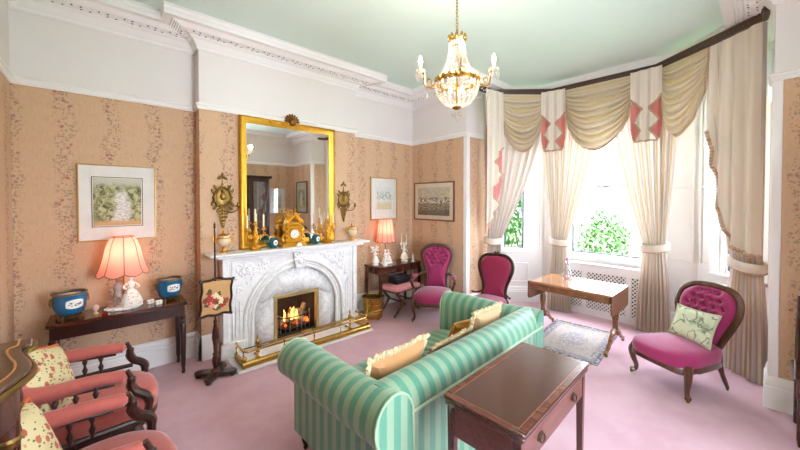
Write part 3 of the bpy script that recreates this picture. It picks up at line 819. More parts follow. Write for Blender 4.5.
# ------------------------------------------------------------------ gilt wall sconces
def sconce(x, s, label):
    t = thing('wall_sconce', label, 'sconce', (x, YB-.002, 1.36), 0, 'pair of gilt wall sconces')
    t.scale = (s, s, s)
    m = MB(); m.ell((0, -.012, .30), (.075, .014, .095), 16, 8); m.build('oval_backplate', BRASSD, t)
    m = MB(); m.tube([(.075*cos(a), -.018, .30+.095*sin(a)) for a in [2*pi*k/24 for k in range(24)]], .011, 6, closed=True, up=(0, 1, 0))
    for k in range(14):
        a = 2*pi*k/14; m.ell((.083*cos(a), -.02, .30+.103*sin(a)), .012, 6, 4)
    m.build('beaded_rim', BRASSD, t)
    m = MB(); m.ell((0, -.028, .31), (.03, .014, .04), 8, 6); m.ell((0, -.032, .36), .018, 8, 6); m.build('relief_figure', BRASSD, t)
    m = MB()
    for sg in (-1, 1):
        for z, q in ((.20, .9), (.24, 1.1), (.36, 1.1), (.40, .8)): m.ell((0, 0, 0), (.03, .01, .014), 7, 5, T(sg*.078*q, -.014, z) @ RY(sg*(1.0 if z < .3 else -1.0)))
    m.build('acanthus_leaf', BRASSD, t)
    m = MB()
    for z, w_ in ((.18, .055), (.15, .045), (.12, .036), (.085, .028), (.05, .018), (.02, .01)):
        for sg in (-1, 1): m.ell((0, 0, 0), (w_*.7, .012, .018), 7, 5, T(sg*w_*.5, -.014, z) @ RY(sg*.6))
        m.ell((0, -.018, z), (.012, .012, .02), 6, 5)
    m.build('leaf_pendant', BRASSD, t)
    m = MB(); m.tube([(0, -.01, .40), (0, -.012, .47)], .006, 6)
    for sg in (-1, 0, 1): m.ell((0, 0, 0), (.03, .012, .014), 7, 5, T(sg*.022, -.014, .495+(.02 if sg == 0 else 0)) @ RY(sg*.7+(pi/2 if sg == 0 else 0)))
    m.ell((0, -.014, .43), (.012, .01, .012), 6, 5); m.build('ribbon_bow', BRASSD, t)
    for sg in (1,):
        m = MB(); m.tube(cat([(0, -.03, .17), (sg*.05, -.07, .15), (sg*.10, -.10, .17), (sg*.115, -.11, .205)], 5), .0055, 6)
        a = m.build('candle_arm', BRASSD, t)
        m = MB(); m.lathe([(.006, 0), (.024, .01), (.026, .016), (.012, .02), (.011, .045), (.014, .05), (.0005, .05)], 10, (sg*.115, -.11, .20)); m.build('candle_cup', BRASSD, a)
sconce(.940, 1.08, 'aged gilt oval wall sconce left of the mantel mirror')
sconce(2.44, 1.02, 'aged gilt oval wall sconce right of the mantel mirror')

# ------------------------------------------------------------------ framed pictures
def picture(name, label, c, rz, W, H, fw, fmat, mount, amat, inner=None, art_rect=None):
    """local x along the wall, -y into the room, origin in the middle of the back"""
    t = thing(name, label, 'picture', c, rz)
    m = MB()
    for x0, x1, z0, z1 in ((-W/2, -W/2+fw, -H/2, H/2), (W/2-fw, W/2, -H/2, H/2), (-W/2+fw, W/2-fw, -H/2, -H/2+fw), (-W/2+fw, W/2-fw, H/2-fw, H/2)): m.box(x0, x1, -.024, 0, z0, z1)
    m.build('frame', fmat, t, bevel=.003)
    m = MB(); m.box(-W/2+fw, W/2-fw, -.012, -.004, -H/2+fw, H/2-fw); m.build('mount', mount, t)
    ax0, ax1, az0, az1 = art_rect
    m = MB(); m.add([(ax0, -.0145, az0), (ax1, -.0145, az0), (ax1, -.0145, az1), (ax0, -.0145, az1)], [(0, 1, 2, 3)], None, [(0, 0), (1, 0), (1, 1), (0, 1)])
    m.build('painted_sheet', amat, t)
    if inner:
        m = MB(); g = .012
        for x0, x1, z0, z1 in ((ax0-g, ax0-g+.006, az0-g, az1+g), (ax1+g-.006, ax1+g, az0-g, az1+g), (ax0-g+.006, ax1+g-.006, az0-g, az0-g+.006), (ax0-g+.006, ax1+g-.006, az1+g-.006, az1+g)): m.box(x0, x1, -.0145, -.011, z0, z1)
        m.build('inner_line', inner, t)
    m = MB(); m.box(-W/2+fw, W/2-fw, -.0175, -.0165, -H/2+fw, H/2-fw); m.build('glazing', glassy('picture_glass_'+amat.name, (255, 255, 255), .05, .03), t)
    return t
WF = plain('white_gold_edge_frame', (226, 214, 196), .4)
DK = plain('dark_line_border', (92, 78, 62), .6)
picture('waterfall_watercolour', 'white mounted waterfall watercolour hanging above the pink lamp on the left', (.105, YA, 1.63), 0, .56, .70, .012, GOLDL, MATW, art('waterfall_painting', 'waterfall'), DK, (-.175, .165, -.21, .225))
picture('pale_watercolour', 'tall pale watercolour in a white mount in the right alcove', (3.305, YA, 1.68), 0, .54, .67, .018, GOLDL, MATW, art('pale_landscape_painting', 'pale'), None, (-.15, .15, -.17, .19))
picture('town_engraving', 'wide sepia town view in a dark gold frame beside the bay', (XB, 3.56, 1.638), -pi/2, .86, .62, .022, plain('dark_gold_frame', (128, 98, 62), .4, .5), flat('cream_mount_card', (226, 214, 192)), art('sepia_town_print', 'town'), None, (-.34, .34, -.225, .225))
picture('mounted_print', 'white mounted print on the wall behind the viewpoint, seen in the mirror', (3.47, YF, 1.645), pi, .485, .67, .015, WF, MATW, art('mirror_side_print', 'pale'), None, (-.13, .13, -.2, .2))
picture('dark_framed_print', 'dark framed green print near the bay seen in the mirror', (XB, -.57, 1.74), -pi/2, .62, .84, .03, plain('black_gold_frame', (66, 54, 40), .4), flat('grey_green_mount', (196, 198, 180)), art('mirror_green_print', 'waterfall'), None, (-.19, .19, -.28, .28))

# ------------------------------------------------------------------ mantel ornaments
MZ = 1.111
def urn(x, y, label):
    t = thing('mantel_urn', label, 'urn', (x, y, MZ), 0, 'pair of urns at the ends of the mantel')
    m = MB(); m.lathe([(.0005, 0), (.035, 0), (.035, .012), (.02, .02), (.011, .05), (.016, .06), (.02, .065)], 14); m.build('foot', GILTB, t)
    m = MB(); m.lathe([(.018, .062), (.045, .075), (.062, .10), (.068, .13), (.06, .15), (.056, .165), (.064, .175), (.064, .18), (.055, .178), (.05, .15), (.0005, .11)], 18); m.build('bowl', plain('ivory_alabaster', (226, 206, 170), .3, 0, (206, 178, 136), 12) if 'ivory_alabaster' not in bpy.data.materials else bpy.data.materials['ivory_alabaster'], t)
    m = MB(); m.lathe([(.066, .148), (.071, .152), (.066, .158)], 18, cap=False)
    for sg in (-1, 1): m.tube(cat([(sg*.062, 0, .11), (sg*.095, 0, .13), (sg*.098, 0, .165), (sg*.075, 0, .175), (sg*.062, 0, .155)], 4), .005, 6)
    m.build('gilt_handle', GILTB, t)
    m = MB(); m.lathe([(.058, .178), (.04, .19), (.012, .2), (.008, .215), (.014, .225), (.001, .24)], 14); m.build('lid', GILTB, t)
    return t
urn(.915, 3.735, 'ivory and gilt lidded urn at the left end of the mantel')
urn(2.49, 3.735, 'ivory and gilt lidded urn at the right end of the mantel')
def candelabrum(x, y, label, crystal):
    t = thing('candelabrum', label, 'candelabrum', (x, y, MZ), 0, 'pair of mantel candelabra')
    m = MB(); m.lathe([(.0005, 0), (.06, 0), (.062, .012), (.05, .022), (.035, .03), (.03, .045), (.015, .055)], 16)
    for k in range(8):
        a = 2*pi*k/8; m.ell((.045*cos(a), .045*sin(a), .022), (.018, .018, .014), 6, 4)
    m.build('base', GILTB, t)
    m = MB(); m.lathe([(.016, .05), (.028, .075), (.03, .10), (.018, .125), (.012, .15), (.022, .17), (.026, .19), (.014, .215), (.010, .25), (.016, .262), (.006, .27)], 12)
    m.ell((.012, -.02, .12), (.018, .016, .035), 8, 6); m.ell((-.012, -.018, .15), (.016, .014, .03), 8, 6); m.ell((.01, -.02, .165), .012, 8, 6)
    m.build('figured_stem', GILTB, t)
    for k, (dx, dy, zc) in enumerate(((0, 0, .27), (-.085, .0, .20), (.085, -.01, .21))):
        if k:
            m = MB(); m.tube(cat([(0, 0, .15), (dx*.5, dy, .125), (dx*.95, dy, .15), (dx, dy, zc)], 5), .006, 6)
            for q in (.3, .6, .9): m.ell((dx*q, dy, .135+.02*q), (.014, .008, .012), 6, 4)
            m.build('branch', GILTB, t)
        m = MB(); m.lathe([(.008, 0), (.026, .008), (.027, .014), (.012, .018), (.013, .04), (.0005, .04)], 12, (dx, dy, zc)); m.build('candle_socket', GILTB, t)
        m = MB(); m.lathe([(.0095, .035), (.009, .17), (.002, .178), (.0005, .178)], 10, (dx, dy, zc)); m.build('candle', WAX, t)
        if crystal:
            m = MB()
            for q in range(8):
                a = 2*pi*q/8; m.octa((dx+.026*cos(a), dy+.026*sin(a), zc-.015), .005, .022)
            m.build('crystal_drop', CRYST, t)
    return t
candelabrum(1.235, 3.745, 'gilt bronze three-branch candelabrum left of the mantel clock', False)
candelabrum(2.125, 3.745, 'gilt candelabrum hung with crystal drops right of the mantel clock', True)
def teapot(x, y, rz, label):
    t = thing('porcelain_pot', label, 'pot', (x, y, MZ), rz, 'teal porcelain pots on the mantel'); t.scale = (1.08, 1.08, 1.08)
    m = MB(); m.lathe([(.0005, 0), (.03, 0), (.03, .008), (.046, .03), (.053, .06), (.046, .09), (.034, .104), (.034, .112), (.0005, .112)], 16); m.build('body', TEALP, t)
    m = MB(); m.lathe([(.036, .112), (.03, .122), (.01, .13), (.006, .138), (.011, .146), (.0005, .156)], 14); m.build('lid', GILTB, t)
    m = MB(); m.tube(cat([(.045, 0, .05), (.085, 0, .06), (.08, 0, .10), (.04, 0, .095)], 4), .006, 6); m.build('handle', GILTB, t)
    m = MB(); m.tube(cat([(-.045, 0, .04), (-.075, 0, .06), (-.085, 0, .10)], 4), [.012, .008], 6); m.build('spout', TEALP, t)
    m = MB(); m.ell((0, -.046, .06), (.024, .009, .028), 12, 6); d = m.build('painted_medallion', PORC, t)
    m = MB(); m.ell((0, -.0545, .06), (.010, .002, .013), 8, 4); m.build('flower_spray', plain('flower_spray_blue', (96, 110, 150), .4) if 'flower_spray_blue' not in bpy.data.materials else bpy.data.materials['flower_spray_blue'], d)
teapot(1.425, 3.72, .1, 'teal porcelain pot with white medallion left of the gilt clock')
teapot(1.955, 3.73, .1, 'teal porcelain pot with white medallion right of the gilt clock')
# clock
t = thing('mantel_clock', 'ornate gilt bronze figural mantel clock in the middle of the mantel', 'clock', (1.655, 3.735, MZ))
m = MB(); m.prism([(-.15, 0), (.15, 0), (.15, .02), (.13, .035), (.11, .05), (-.11, .05), (-.13, .035), (-.15, .02)], -.065, .065, 'xz')
for sg in (-1, 1):
    for y in (-.05, .05): m.ell((sg*.13, y, .012), (.026, .02, .013), 8, 5)
m.build('base', GILTB, t, bevel=.004)
m = MB(); m.prism([(-.095, .05), (.095, .05), (.10, .065), (.085, .08), (.085, .21), (.10, .225), (.09, .24), (-.09, .24), (-.10, .225), (-.085, .21), (-.085, .08), (-.10, .065)], -.055, .055, 'xz'); m.build('case', GILTB, t, bevel=.006)
for sg in (-1, 1):
    m = MB()
    m.tube(cat([(sg*.10, -.03, .06), (sg*.135, -.03, .09), (sg*.115, -.03, .14), (sg*.095, -.03, .17), (sg*.12, -.03, .21), (sg*.095, -.03, .235)], 4), .014, 7)
    for z in (.08, .13, .18): m.ell((sg*.098, -.045, z), (.018, .018, .024), 7, 5)
    m.build('scroll_side', GILTB, t)
m = MB(); m.lathe([(.0005, 0), (.062, 0), (.064, .006), (.058, .012), (.052, .010), (.0005, .008)], 24, M=T(0, -.055, .15) @ RX(pi/2)); m.build('dial_bezel', GILTB, t)
m = MB(); m.lathe([(.0005, 0), (.050, 0), (.049, .004), (.0005, .006)], 24, M=T(0, -.0635, .15) @ RX(pi/2)); d = m.build('dial', PORC, t)
m = MB()
for k in range(12):
    a = 2*pi*k/12; m.box(-.0025, .0025, -.0008, .0008, -.006, .006, T(.038*sin(a), -.0695, .15+.038*cos(a)) @ RY(a))
m.build('hour_marks', DARKTXT, d)
m = MB(); m.box(-.002, .002, -.0008, .0008, 0, .03, T(0, -.0712, .15) @ RY(.9)); m.box(-.0025, .0025, -.0008, .0008, 0, .021, T(0, -.0708, .15) @ RY(3.7)); m.build('clock_hands', DARKTXT, d)
m = MB(); m.prism([(-.09, .24), (.09, .24), (.07, .275), (.03, .285), (-.03, .285), (-.07, .275)], -.045, .045, 'xz')
for k in range(7): m.ell((-.075+.025*k, -.045, .25+.018*sin(pi*k/6)), (.018, .012, .016), 7, 5)
m.build('pediment', GILTB, t, bevel=.005)
for sg, dz in ((-1, 0), (1, .01)):       # two reclining figures on top
    m = MB(); M = T(sg*.035, -.005, .28+dz)
    m.tube(cat([(sg*.05, 0, .0), (sg*.03, -.01, .03), (0, 0, .06), (-sg*.004, 0, .105)], 4), [.024, .026, .03, .03, .026, .022, .02], 8, M=M); m.ell((-sg*.008, -.004, .135), (.018, .02, .022), 8, 6, M)
    m.tube(cat([(0, -.005, .10), (sg*.03, -.02, .08), (sg*.045, -.02, .10)], 4), .009, 6, M=M); m.tube(cat([(0, -.005, .10), (-sg*.02, -.025, .085), (-sg*.03, -.03, .06)], 4), .009, 6, M=M)
    m.tube(cat([(sg*.03, -.01, .02), (sg*.06, -.03, .02), (sg*.075, -.03, -.02)], 4), .015, 7, M=M)
    for q in range(5): m.ell((sg*(.03+.012*q), -.02+.01*(q % 2), .285+dz+.012*(4-q)), (.026, .03, .028), 7, 5)
    m.build('figure', GILTB, t)
t = thing('white_shell', 'small white porcelain shell in front of the gilt clock', 'shell', (1.70, 3.648, MZ), .2)
m = MB(); m.grid(lambda u, v: ((.042*cos(pi*u))*(.3+.7*v), -.02+.025*v-.012*sin(pi*u)*v, .004+.042*sin(pi*u)*v*(1+.05*cos(24*u))), 24, 6); m.build('shell_fan', PORC, t, solid=.005)
m = MB(); m.ell((0, -.012, .006), (.02, .014, .006), 8, 4); m.build('shell_hinge', PORC, t)
# ------------------------------------------------------------------ cushions
def pillow(mb, W, H, Th, n=14, M=None, ears=.06):
    def surf(sg):
        def f(u, v):
            a, b = 2*u-1, 2*v-1
            k = max(0, (1-abs(a)**3.2))*max(0, (1-abs(b)**3.2))
            px = 1+ears*(abs(b)**3)-ears*.6*(1-abs(b)**2); pz = 1+ears*(abs(a)**3)-ears*.6*(1-abs(a)**2)
            return (a*W/2*px, sg*Th/2*k**.42, b*H/2*pz)
        return f
    mb.grid(surf(-1), n, n, M=M); mb.grid(surf(1), n, n, M=M)
def rim(W, H, ears=.06, n=14):
    out = []
    f = lambda a, b: (a*W/2*(1+ears*(abs(b)**3)-ears*.6*(1-abs(b)**2)), 0, b*H/2*(1+ears*(abs(a)**3)-ears*.6*(1-abs(a)**2)))
    for k in range(n): out.append(f(-1+2*k/n, -1))
    for k in range(n): out.append(f(1, -1+2*k/n))
    for k in range(n): out.append(f(1-2*k/n, 1))
    for k in range(n): out.append(f(-1, 1-2*k/n))
    return out
def cushion(name, label, loc, rot, W, H, Th, fm, edge='fringe', em=None, group=None, back=None):
    t = thing(name, label, 'cushion', loc, 0, group); t.rotation_euler = rot
    m = MB(); pillow(m, W, H, Th); m.build('cushion_cover', fm, t)
    if back:
        m = MB(); pillow(m, W*.985, H*.985, Th*.9, M=T(0, .018, 0)); m.build('cushion_back', back, t)
    m = MB(); R = rim(W, H)
    if edge == 'fringe':
        rr = random.Random(hash(W*100+H) % 97); N = len(R)*4; pts = R+[R[0]]
        for k in range(N):
            i = k/4; a = Vector(pts[int(i)]); b = Vector(pts[int(i)+1]); p = a.lerp(b, i-int(i)); d = Vector((p.x/(W/2), 0, p.z/(H/2))); d = Vector((round(d.x) if abs(d.x) > .93 else 0, 0, round(d.z) if abs(d.z) > .93 else 0))
            if d.length < .1: d = Vector((p.x, 0, p.z))
            d.normalize(); e = p+d*.034+Vector((rr.uniform(-.008, .008), rr.uniform(-.014, .014), rr.uniform(-.006, .006)))
            m.tube([tuple(p), tuple(p.lerp(e, .6)), tuple(e)], [.008, .011, .006], 5)
        m.build('fringe', em or CREAM, t)
    else:
        m.tube(R, .010, 6, closed=True, up=(0, 1, 0)); m.build('piping', em or SALMON, t)
    return t

# ------------------------------------------------------------------ Victorian chairs (local: front is +y)
def loop_from_half(h): # half outline bottom -> top on +x side, mirrored
    a = cat(h, 5); b = [(-x, v) for x, v in reversed(a[:-1])]
    return a+b
def castor(mb, x, y, r=.012): mb.ell((x, y, r), (r*.8, r, r), 8, 6); mb.lathe([(.012, 0), (.014, .02), (.011, .026)], 8, (x, y, r*1.6))
def cabriole(t, x, y, h, wm, sx, sy, cast=True, s=1.0):
    P = cat([(x, y, h), (x+.018*sx*s, y+.018*sy*s, h*.82), (x+.012*sx*s, y+.012*sy*s, h*.55), (x-.004*sx, y-.004*sy, h*.3), (x+.002*sx, y+.002*sy, h*.14), (x+.02*sx*s, y+.02*sy*s, .035)], 4)
    n = len(P); rr = [(.034-.018*min(1, i/(n*.6)))*s if i < n*.75 else (.015+.008*(i-n*.75)/(n*.25))*s for i in range(n)]
    m = MB(); m.tube(P, rr, 8)
    m.ell((x+.026*sx, y+.026*sy, h*.84), (.016, .016, .03), 7, 5)
    lg = m.build('leg', wm, t)
    m = MB(); castor(m, x+.02*sx*s, y+.02*sy*s, .016); m.build('castor', BRASSD, lg)
def seat_shape(W, D, wr=.8, bow=.05, ex=3.8):
    def f(a, s=1.0):
        c, q = cos(a), sin(a)
        x = (abs(c)**(2/ex))*(1 if c > 0 else -1); y = (abs(q)**(2/ex))*(1 if q > 0 else -1)
        wx = W/2*(wr+(1-wr)*(y+1)/2)
        yy = y*D/2
        if y > 0: yy += bow*(1-x*x)*y
        return (x*wx*s, yy*s)
    return f
def seat(t, W, D, sh, fab, wm, wr=.8, bow=.05, thick=.09, rail=.07, dome=.035, M=None):
    f = seat_shape(W, D, wr, bow)
    prof = [(.985, 0), (1.0, .25), (1.0, .6), (.97, .85), (.9, 1.0), (.72, 1.18), (.45, 1.32), (.2, 1.38), (.001, 1.4)]
    z0 = sh-thick
    m = MB(); N = 40
    vs = []; fs = []
    for k, (s, zz) in enumerate(prof):
        z = z0+thick*min(zz, 1)+dome*max(0, zz-1)/.4
        for i in range(N):
            x, y = f(2*pi*i/N, s); vs.append((x, y, z))
    for k in range(len(prof)-1):
        for i in range(N): fs.append((k*N+i, k*N+(i+1) % N, (k+1)*N+(i+1) % N, (k+1)*N+i))
    fs.append(tuple(range(N-1, -1, -1)))
    m.add(vs, fs); s_ = m.build('seat', fab, t, sharp=60)
    m = MB(); vs = []; fs = []
    for z, s in ((z0-rail, .965), (z0-rail*.8, 1.0), (z0-rail*.2, 1.0), (z0+.004, .985)):
        for i in range(N):
            x, y = f(2*pi*i/N, s); zz = z
            if z < z0-rail*.5: zz += .022*(cos(4*2*pi*i/N)*.5+.5)*(1 if sin(2*pi*i/N) > .2 else .3)
            vs.append((x, y, zz))
    for k in range(3):
        for i in range(N): fs.append((k*N+i, k*N+(i+1) % N, (k+1)*N+(i+1) % N, (k+1)*N+i))
    fs += [tuple(range(N-1, -1, -1)), tuple(3*N+i for i in range(N))]
    m.add(vs, fs); m.build('seat_rail', wm, t, sharp=45)
    return f
def back(t, half, H, z0, y0, rake, wrap, fab, wm, fr=.02, puff=.06, tufts=None, crest=False, pad=.9, rearfab=None):
    loop = loop_from_half(half); N = len(loop); cv = .55
    def m3(x, v, f=0.0):     # f: forwards of the frame plane
        y = y0-rake*v*H+wrap*x*x
        return (x, y+f*cos(atan2(rake, 1)), z0+v*H+f*rake)
    m = MB(); m.tube([m3(x, v) for x, v in loop], fr, 8, closed=True, sy=1.25, up=(0, 1, 0)); fo = m.build('back_frame', wm, t)
    if crest:
        m = MB(); m.ell(m3(0, 1.02), (.05, .016, .022), 10, 6)
        for sg in (-1, 1):
            m.ell(m3(sg*.055, 1.0), (.035, .014, .016), 8, 5); m.ell(m3(sg*.02, 1.045), (.018, .012, .014), 7, 5)
        m.build('carved_crest', wm, fo)
    K = 22; vs = []; fs = []
    for k in range(K+1):
        s = k/K
        for i in range(N):
            x, v = loop[i]; X = x*s*pad; V = cv+(v-cv)*s*(pad+.02)
            f = puff*(1-s**3)**.6+.004
            if tufts:
                for tx, tv in tufts:
                    d2 = (X-tx)**2+((V-tv)*H)**2; f -= puff*.8*exp(-d2/.0006)
            vs.append(m3(X, V, f))
    for k in range(K):
        for i in range(N): fs.append((k*N+i, k*N+(i+1) % N, (k+1)*N+(i+1) % N, (k+1)*N+i))
    m = MB(); m.add(vs, fs); p = m.build('back_cushion', fab, t, sharp=80)
    if tufts:
        for tx, tv in tufts:
            m = MB(); m.ell(m3(tx, tv, puff*.32), .010, 8, 5); m.build('button', PLUMD, p)
    m = MB(); vs = [m3(x*pad*1.02, cv+(v-cv)*pad*1.02, -.014) for x, v in loop]
    m.add(vs+[m3(0, cv, -.03)], [(i, (i+1) % N, N) for i in range(N)]); m.build('rear_panel', rearfab or fab, t)
    return m3
def rear_leg(t, x, y, h, wm, rk=.12):
    m = MB(); m.tube(cat([(x, y, h), (x*1.0, y-rk*.25, h*.6), (x*1.02, y-rk, .03)], 5), [.026, .022, .018, .015], 8); lg = m.build('leg', wm, t)
    m = MB(); castor(m, x*1.02, y-rk, .014); m.build('castor', BRASSD, lg)

# buttoned spoon-back armchair in the corner
t = thing('spoonback_armchair', 'magenta velvet spoon-back armchair with buttoned back in the corner by the alcove table', 'armchair', (3.45, 3.11, 0), radians(124))
seat(t, .56, .54, .375, PLUM, WALNUT, .82, .06)
tf = [(x*.066+(.033 if r % 2 else 0), .93-.085*r) for r in range(5) for x in (-2, -1, 0, 1, 2) if abs(x*.066+(.033 if r % 2 else 0)) < (.11 if r == 0 else .15 if r < 4 else .10)]
half = [(0, .0), (.14, .0), (.155, .08), (.15, .28), (.17, .48), (.215, .68), (.232, .82), (.20, .94), (.115, 1.02), (0, 1.04)]
back(t, half, .62, .335, -.24, .20, .25, PLUM, WALNUT, .022, .07, tf)
for sg in (-1, 1):
    cabriole(t, sg*.235, .24, .315, WALNUT, sg, 1); rear_leg(t, sg*.19, -.23, .335, WALNUT)
    m = MB(); m.tube(cat([(sg*.17, -.265, .58), (sg*.25, -.12, .565), (sg*.29, .04, .55), (sg*.305, .12, .525), (sg*.28, .13, .47), (sg*.268, .09, .42), (sg*.272, .14, .355), (sg*.25, .21, .305)], 5), .019, 8)
    m.ell((sg*.298, .13, .53), (.026, .03, .026), 8, 6); a = m.build('arm', WALNUT, t)
    m = MB(); m.ell((sg*.273, -.01, .577), (.036, .10, .026), 10, 6); m.build('arm_pad', PLUM, a)

# moire spoon-back side chair by the bay
t = thing('spoonback_side_chair', 'crimson silk spoon-back side chair with carved crest in front of the left bay curtain', 'chair', (3.55, 2.32, 0), radians(98))
seat(t, .50, .50, .41, PLUM, DARKW, .8, .05)
half = [(0, 0), (.13, 0), (.165, .02), (.15, .12), (.16, .30), (.205, .52), (.232, .70), (.215, .86), (.14, .97), (0, 1.0)]
back(t, half, .56, .38, -.22, .16, .2, PLUMD, DARKW, .017, .035, None, True)
for sg in (-1, 1):
    cabriole(t, sg*.21, .22, .34, DARKW, sg, 1); rear_leg(t, sg*.17, -.22, .38, DARKW)
    m = MB(); m.tube(cat([(sg*.15, -.225, .46), (sg*.20, -.20, .43), (sg*.245, -.14, .435), (sg*.255, -.11, .45)], 4), .012, 7); m.build('hip_scroll', DARKW, t)

def sprig_linen():
    n = NT('leaf_sprig_linen'); v = n.coord()
    a = n.noise(v, 7, 2, .5, .5); br = n.math('SUBTRACT', 1.0, n.step(n.math('ABSOLUTE', n.math('SUBTRACT', a, .5)), .008, .03))
    b = n.noise(v, 12, 3); c = n.mix(n.step(b, .52, .66), (200, 204, 172), (158, 176, 138))
    return n.set(n.mix(n.math('MULTIPLY', br, .75), c, (96, 96, 88)), .8, 0, .2)
# low buttoned nursing chair on the right
CH = thing('nursing_chair', 'low magenta nursing chair with deep-buttoned balloon back on castors at the right', 'chair', (3.85, .50, 0), radians(61))
t = CH
seat(t, .56, .60, .37, PLUM, WALNUT, .74, .05, .10, .06, .035)
tf = [(x*.07+(.035 if r % 2 else 0), .88-.12*r) for r in range(5) for x in (-3, -2, -1, 0, 1, 2) if abs(x*.07+(.035 if r % 2 else 0)) < (.11 if r == 0 else .165 if r < 4 else .10)]
half = [(0, -.02), (.12, -.02), (.15, .06), (.18, .22), (.225, .45), (.25, .66), (.225, .86), (.135, .98), (0, 1.01)]
bm3 = back(t, half, .53, .33, -.235, .30, .35, PLUM, WALNUT, .022, .085, tf)
for sg in (-1, 1):
    cabriole(t, sg*.23, .22, .28, WALNUT, sg, 1, s=1.1); rear_leg(t, sg*.19, -.18, .32, WALNUT, .10)
MC = Matrix.Translation(CH.location) @ RZ(radians(61)) 
pc = MC @ Vector((-.02, -.13, .52))
cushion('embroidered_cushion', 'pale green cushion with dark leaf sprig leaning on the nursing chair', pc, (radians(-24), 0, radians(61+180)), .33, .28, .11, sprig_linen(), 'piping', plain('sage_piping', (190, 196, 160), .8))

# ------------------------------------------------------------------ salmon tub armchairs on the left
def tub_chair(loc, rz, label):
    t = thing('tub_armchair', label, 'armchair', loc, rz, 'salmon armchairs along the left wall')
    seat(t, .58, .62, .445, SALMON, DARKW, .86, .08, .13, .06, .035)
    P = cat([(.245, .225, .61), (.25, .09, .625), (.262, -.14, .63), (.235, -.25, .675), (.13, -.315, .72), (0, -.335, .735), (-.13, -.315, .72), (-.235, -.25, .675), (-.262, -.14, .63), (-.25, .09, .625), (-.245, .225, .61)], 5)
    n = len(P); rr = [.034+.034*(sin(pi*i/(n-1))**2) if 0 < i < n-1 else .016 for i in range(n)]
    m = MB(); m.tube(P, rr, 10); m.build('arm_rail_pad', SALMON, t)
    Q = [p for p in P if p[1] < -.1]
    def bk(u, v):
        i = u*(len(Q)-1); k = min(int(i), len(Q)-2); f = i-k; x, y, z = [Q[k][j]*(1-f)+Q[k+1][j]*f for j in range(3)]
        return (x*(.86+.1*v), y*(.84+.12*v)+.02, .40+(z-.40)*v)
    m = MB(); m.grid(bk, 24, 8); m.build('inner_back', SALMON, t, solid=.045)
    for sg in (-1, 1):
        m = MB(); m.tube(cat([(sg*.25, .225, .64), (sg*.25, .245, .59), (sg*.252, .245, .545), (sg*.258, .265, .505), (sg*.266, .305, .475), (sg*.27, .328, .44), (sg*.262, .325, .38)], 5), [.014, .022, .026, .026, .026, .026, .022], 8, sy=1.1); m.build('arm_scroll', DARKW, t)
        m = MB(); m.tube([(sg*.285, .26, .46), (sg*.29, .0, .46), (sg*.275, -.22, .465)], .015, 8); m.build('lower_rail', DARKW, t)
        m = MB(); m.tube([(sg*.247, .17, .578), (sg*.255, .0, .590), (sg*.262, -.2, .61)], .012, 8); m.build('upper_rail', DARKW, t)
        for y in (.09, .01, -.07, -.15):
            m = MB(); m.lathe([(.007, 0), (.009, .02), (.015, .045), (.008, .06), (.006, .075), (.012, .09), (.015, .10), (.008, .115), (.006, .14)], 8, (sg*.27, y, .462)); m.build('spindle', DARKW, t)
        cabriole(t, sg*.235, .26, .28, DARKW, sg, 1); rear_leg(t, sg*.20, -.26, .30, DARKW)
    return t
tub_chair((-.125, 2.78, 0), radians(-92), 'salmon armchair with spindled arms nearest the console table')
tub_chair((-.125, 1.96, 0), radians(-86), 'salmon armchair with spindled arms nearest the viewer, cut by the bottom edge')
NEED = needlework('floral_needlepoint', (206, 190, 146), [(92, 104, 60), (190, 112, 84), (166, 76, 72)], 24, .6)
OR = plain('orange_piping', (214, 104, 60), .7)
cushion('needlepoint_cushion', 'cream floral needlepoint cushion on the salmon chair by the console', (-.25, 2.72, .625), (radians(-24), radians(20), radians(68)), .40, .40, .13, NEED, 'piping', OR, 'needlepoint cushions', MUSTARD)
cushion('needlepoint_cushion', 'cream floral needlepoint cushion on the nearest salmon chair', (-.25, 1.90, .625), (radians(-24), radians(10), radians(72)), .40, .40, .13, NEED, 'piping', OR, 'needlepoint cushions', MUSTARD)

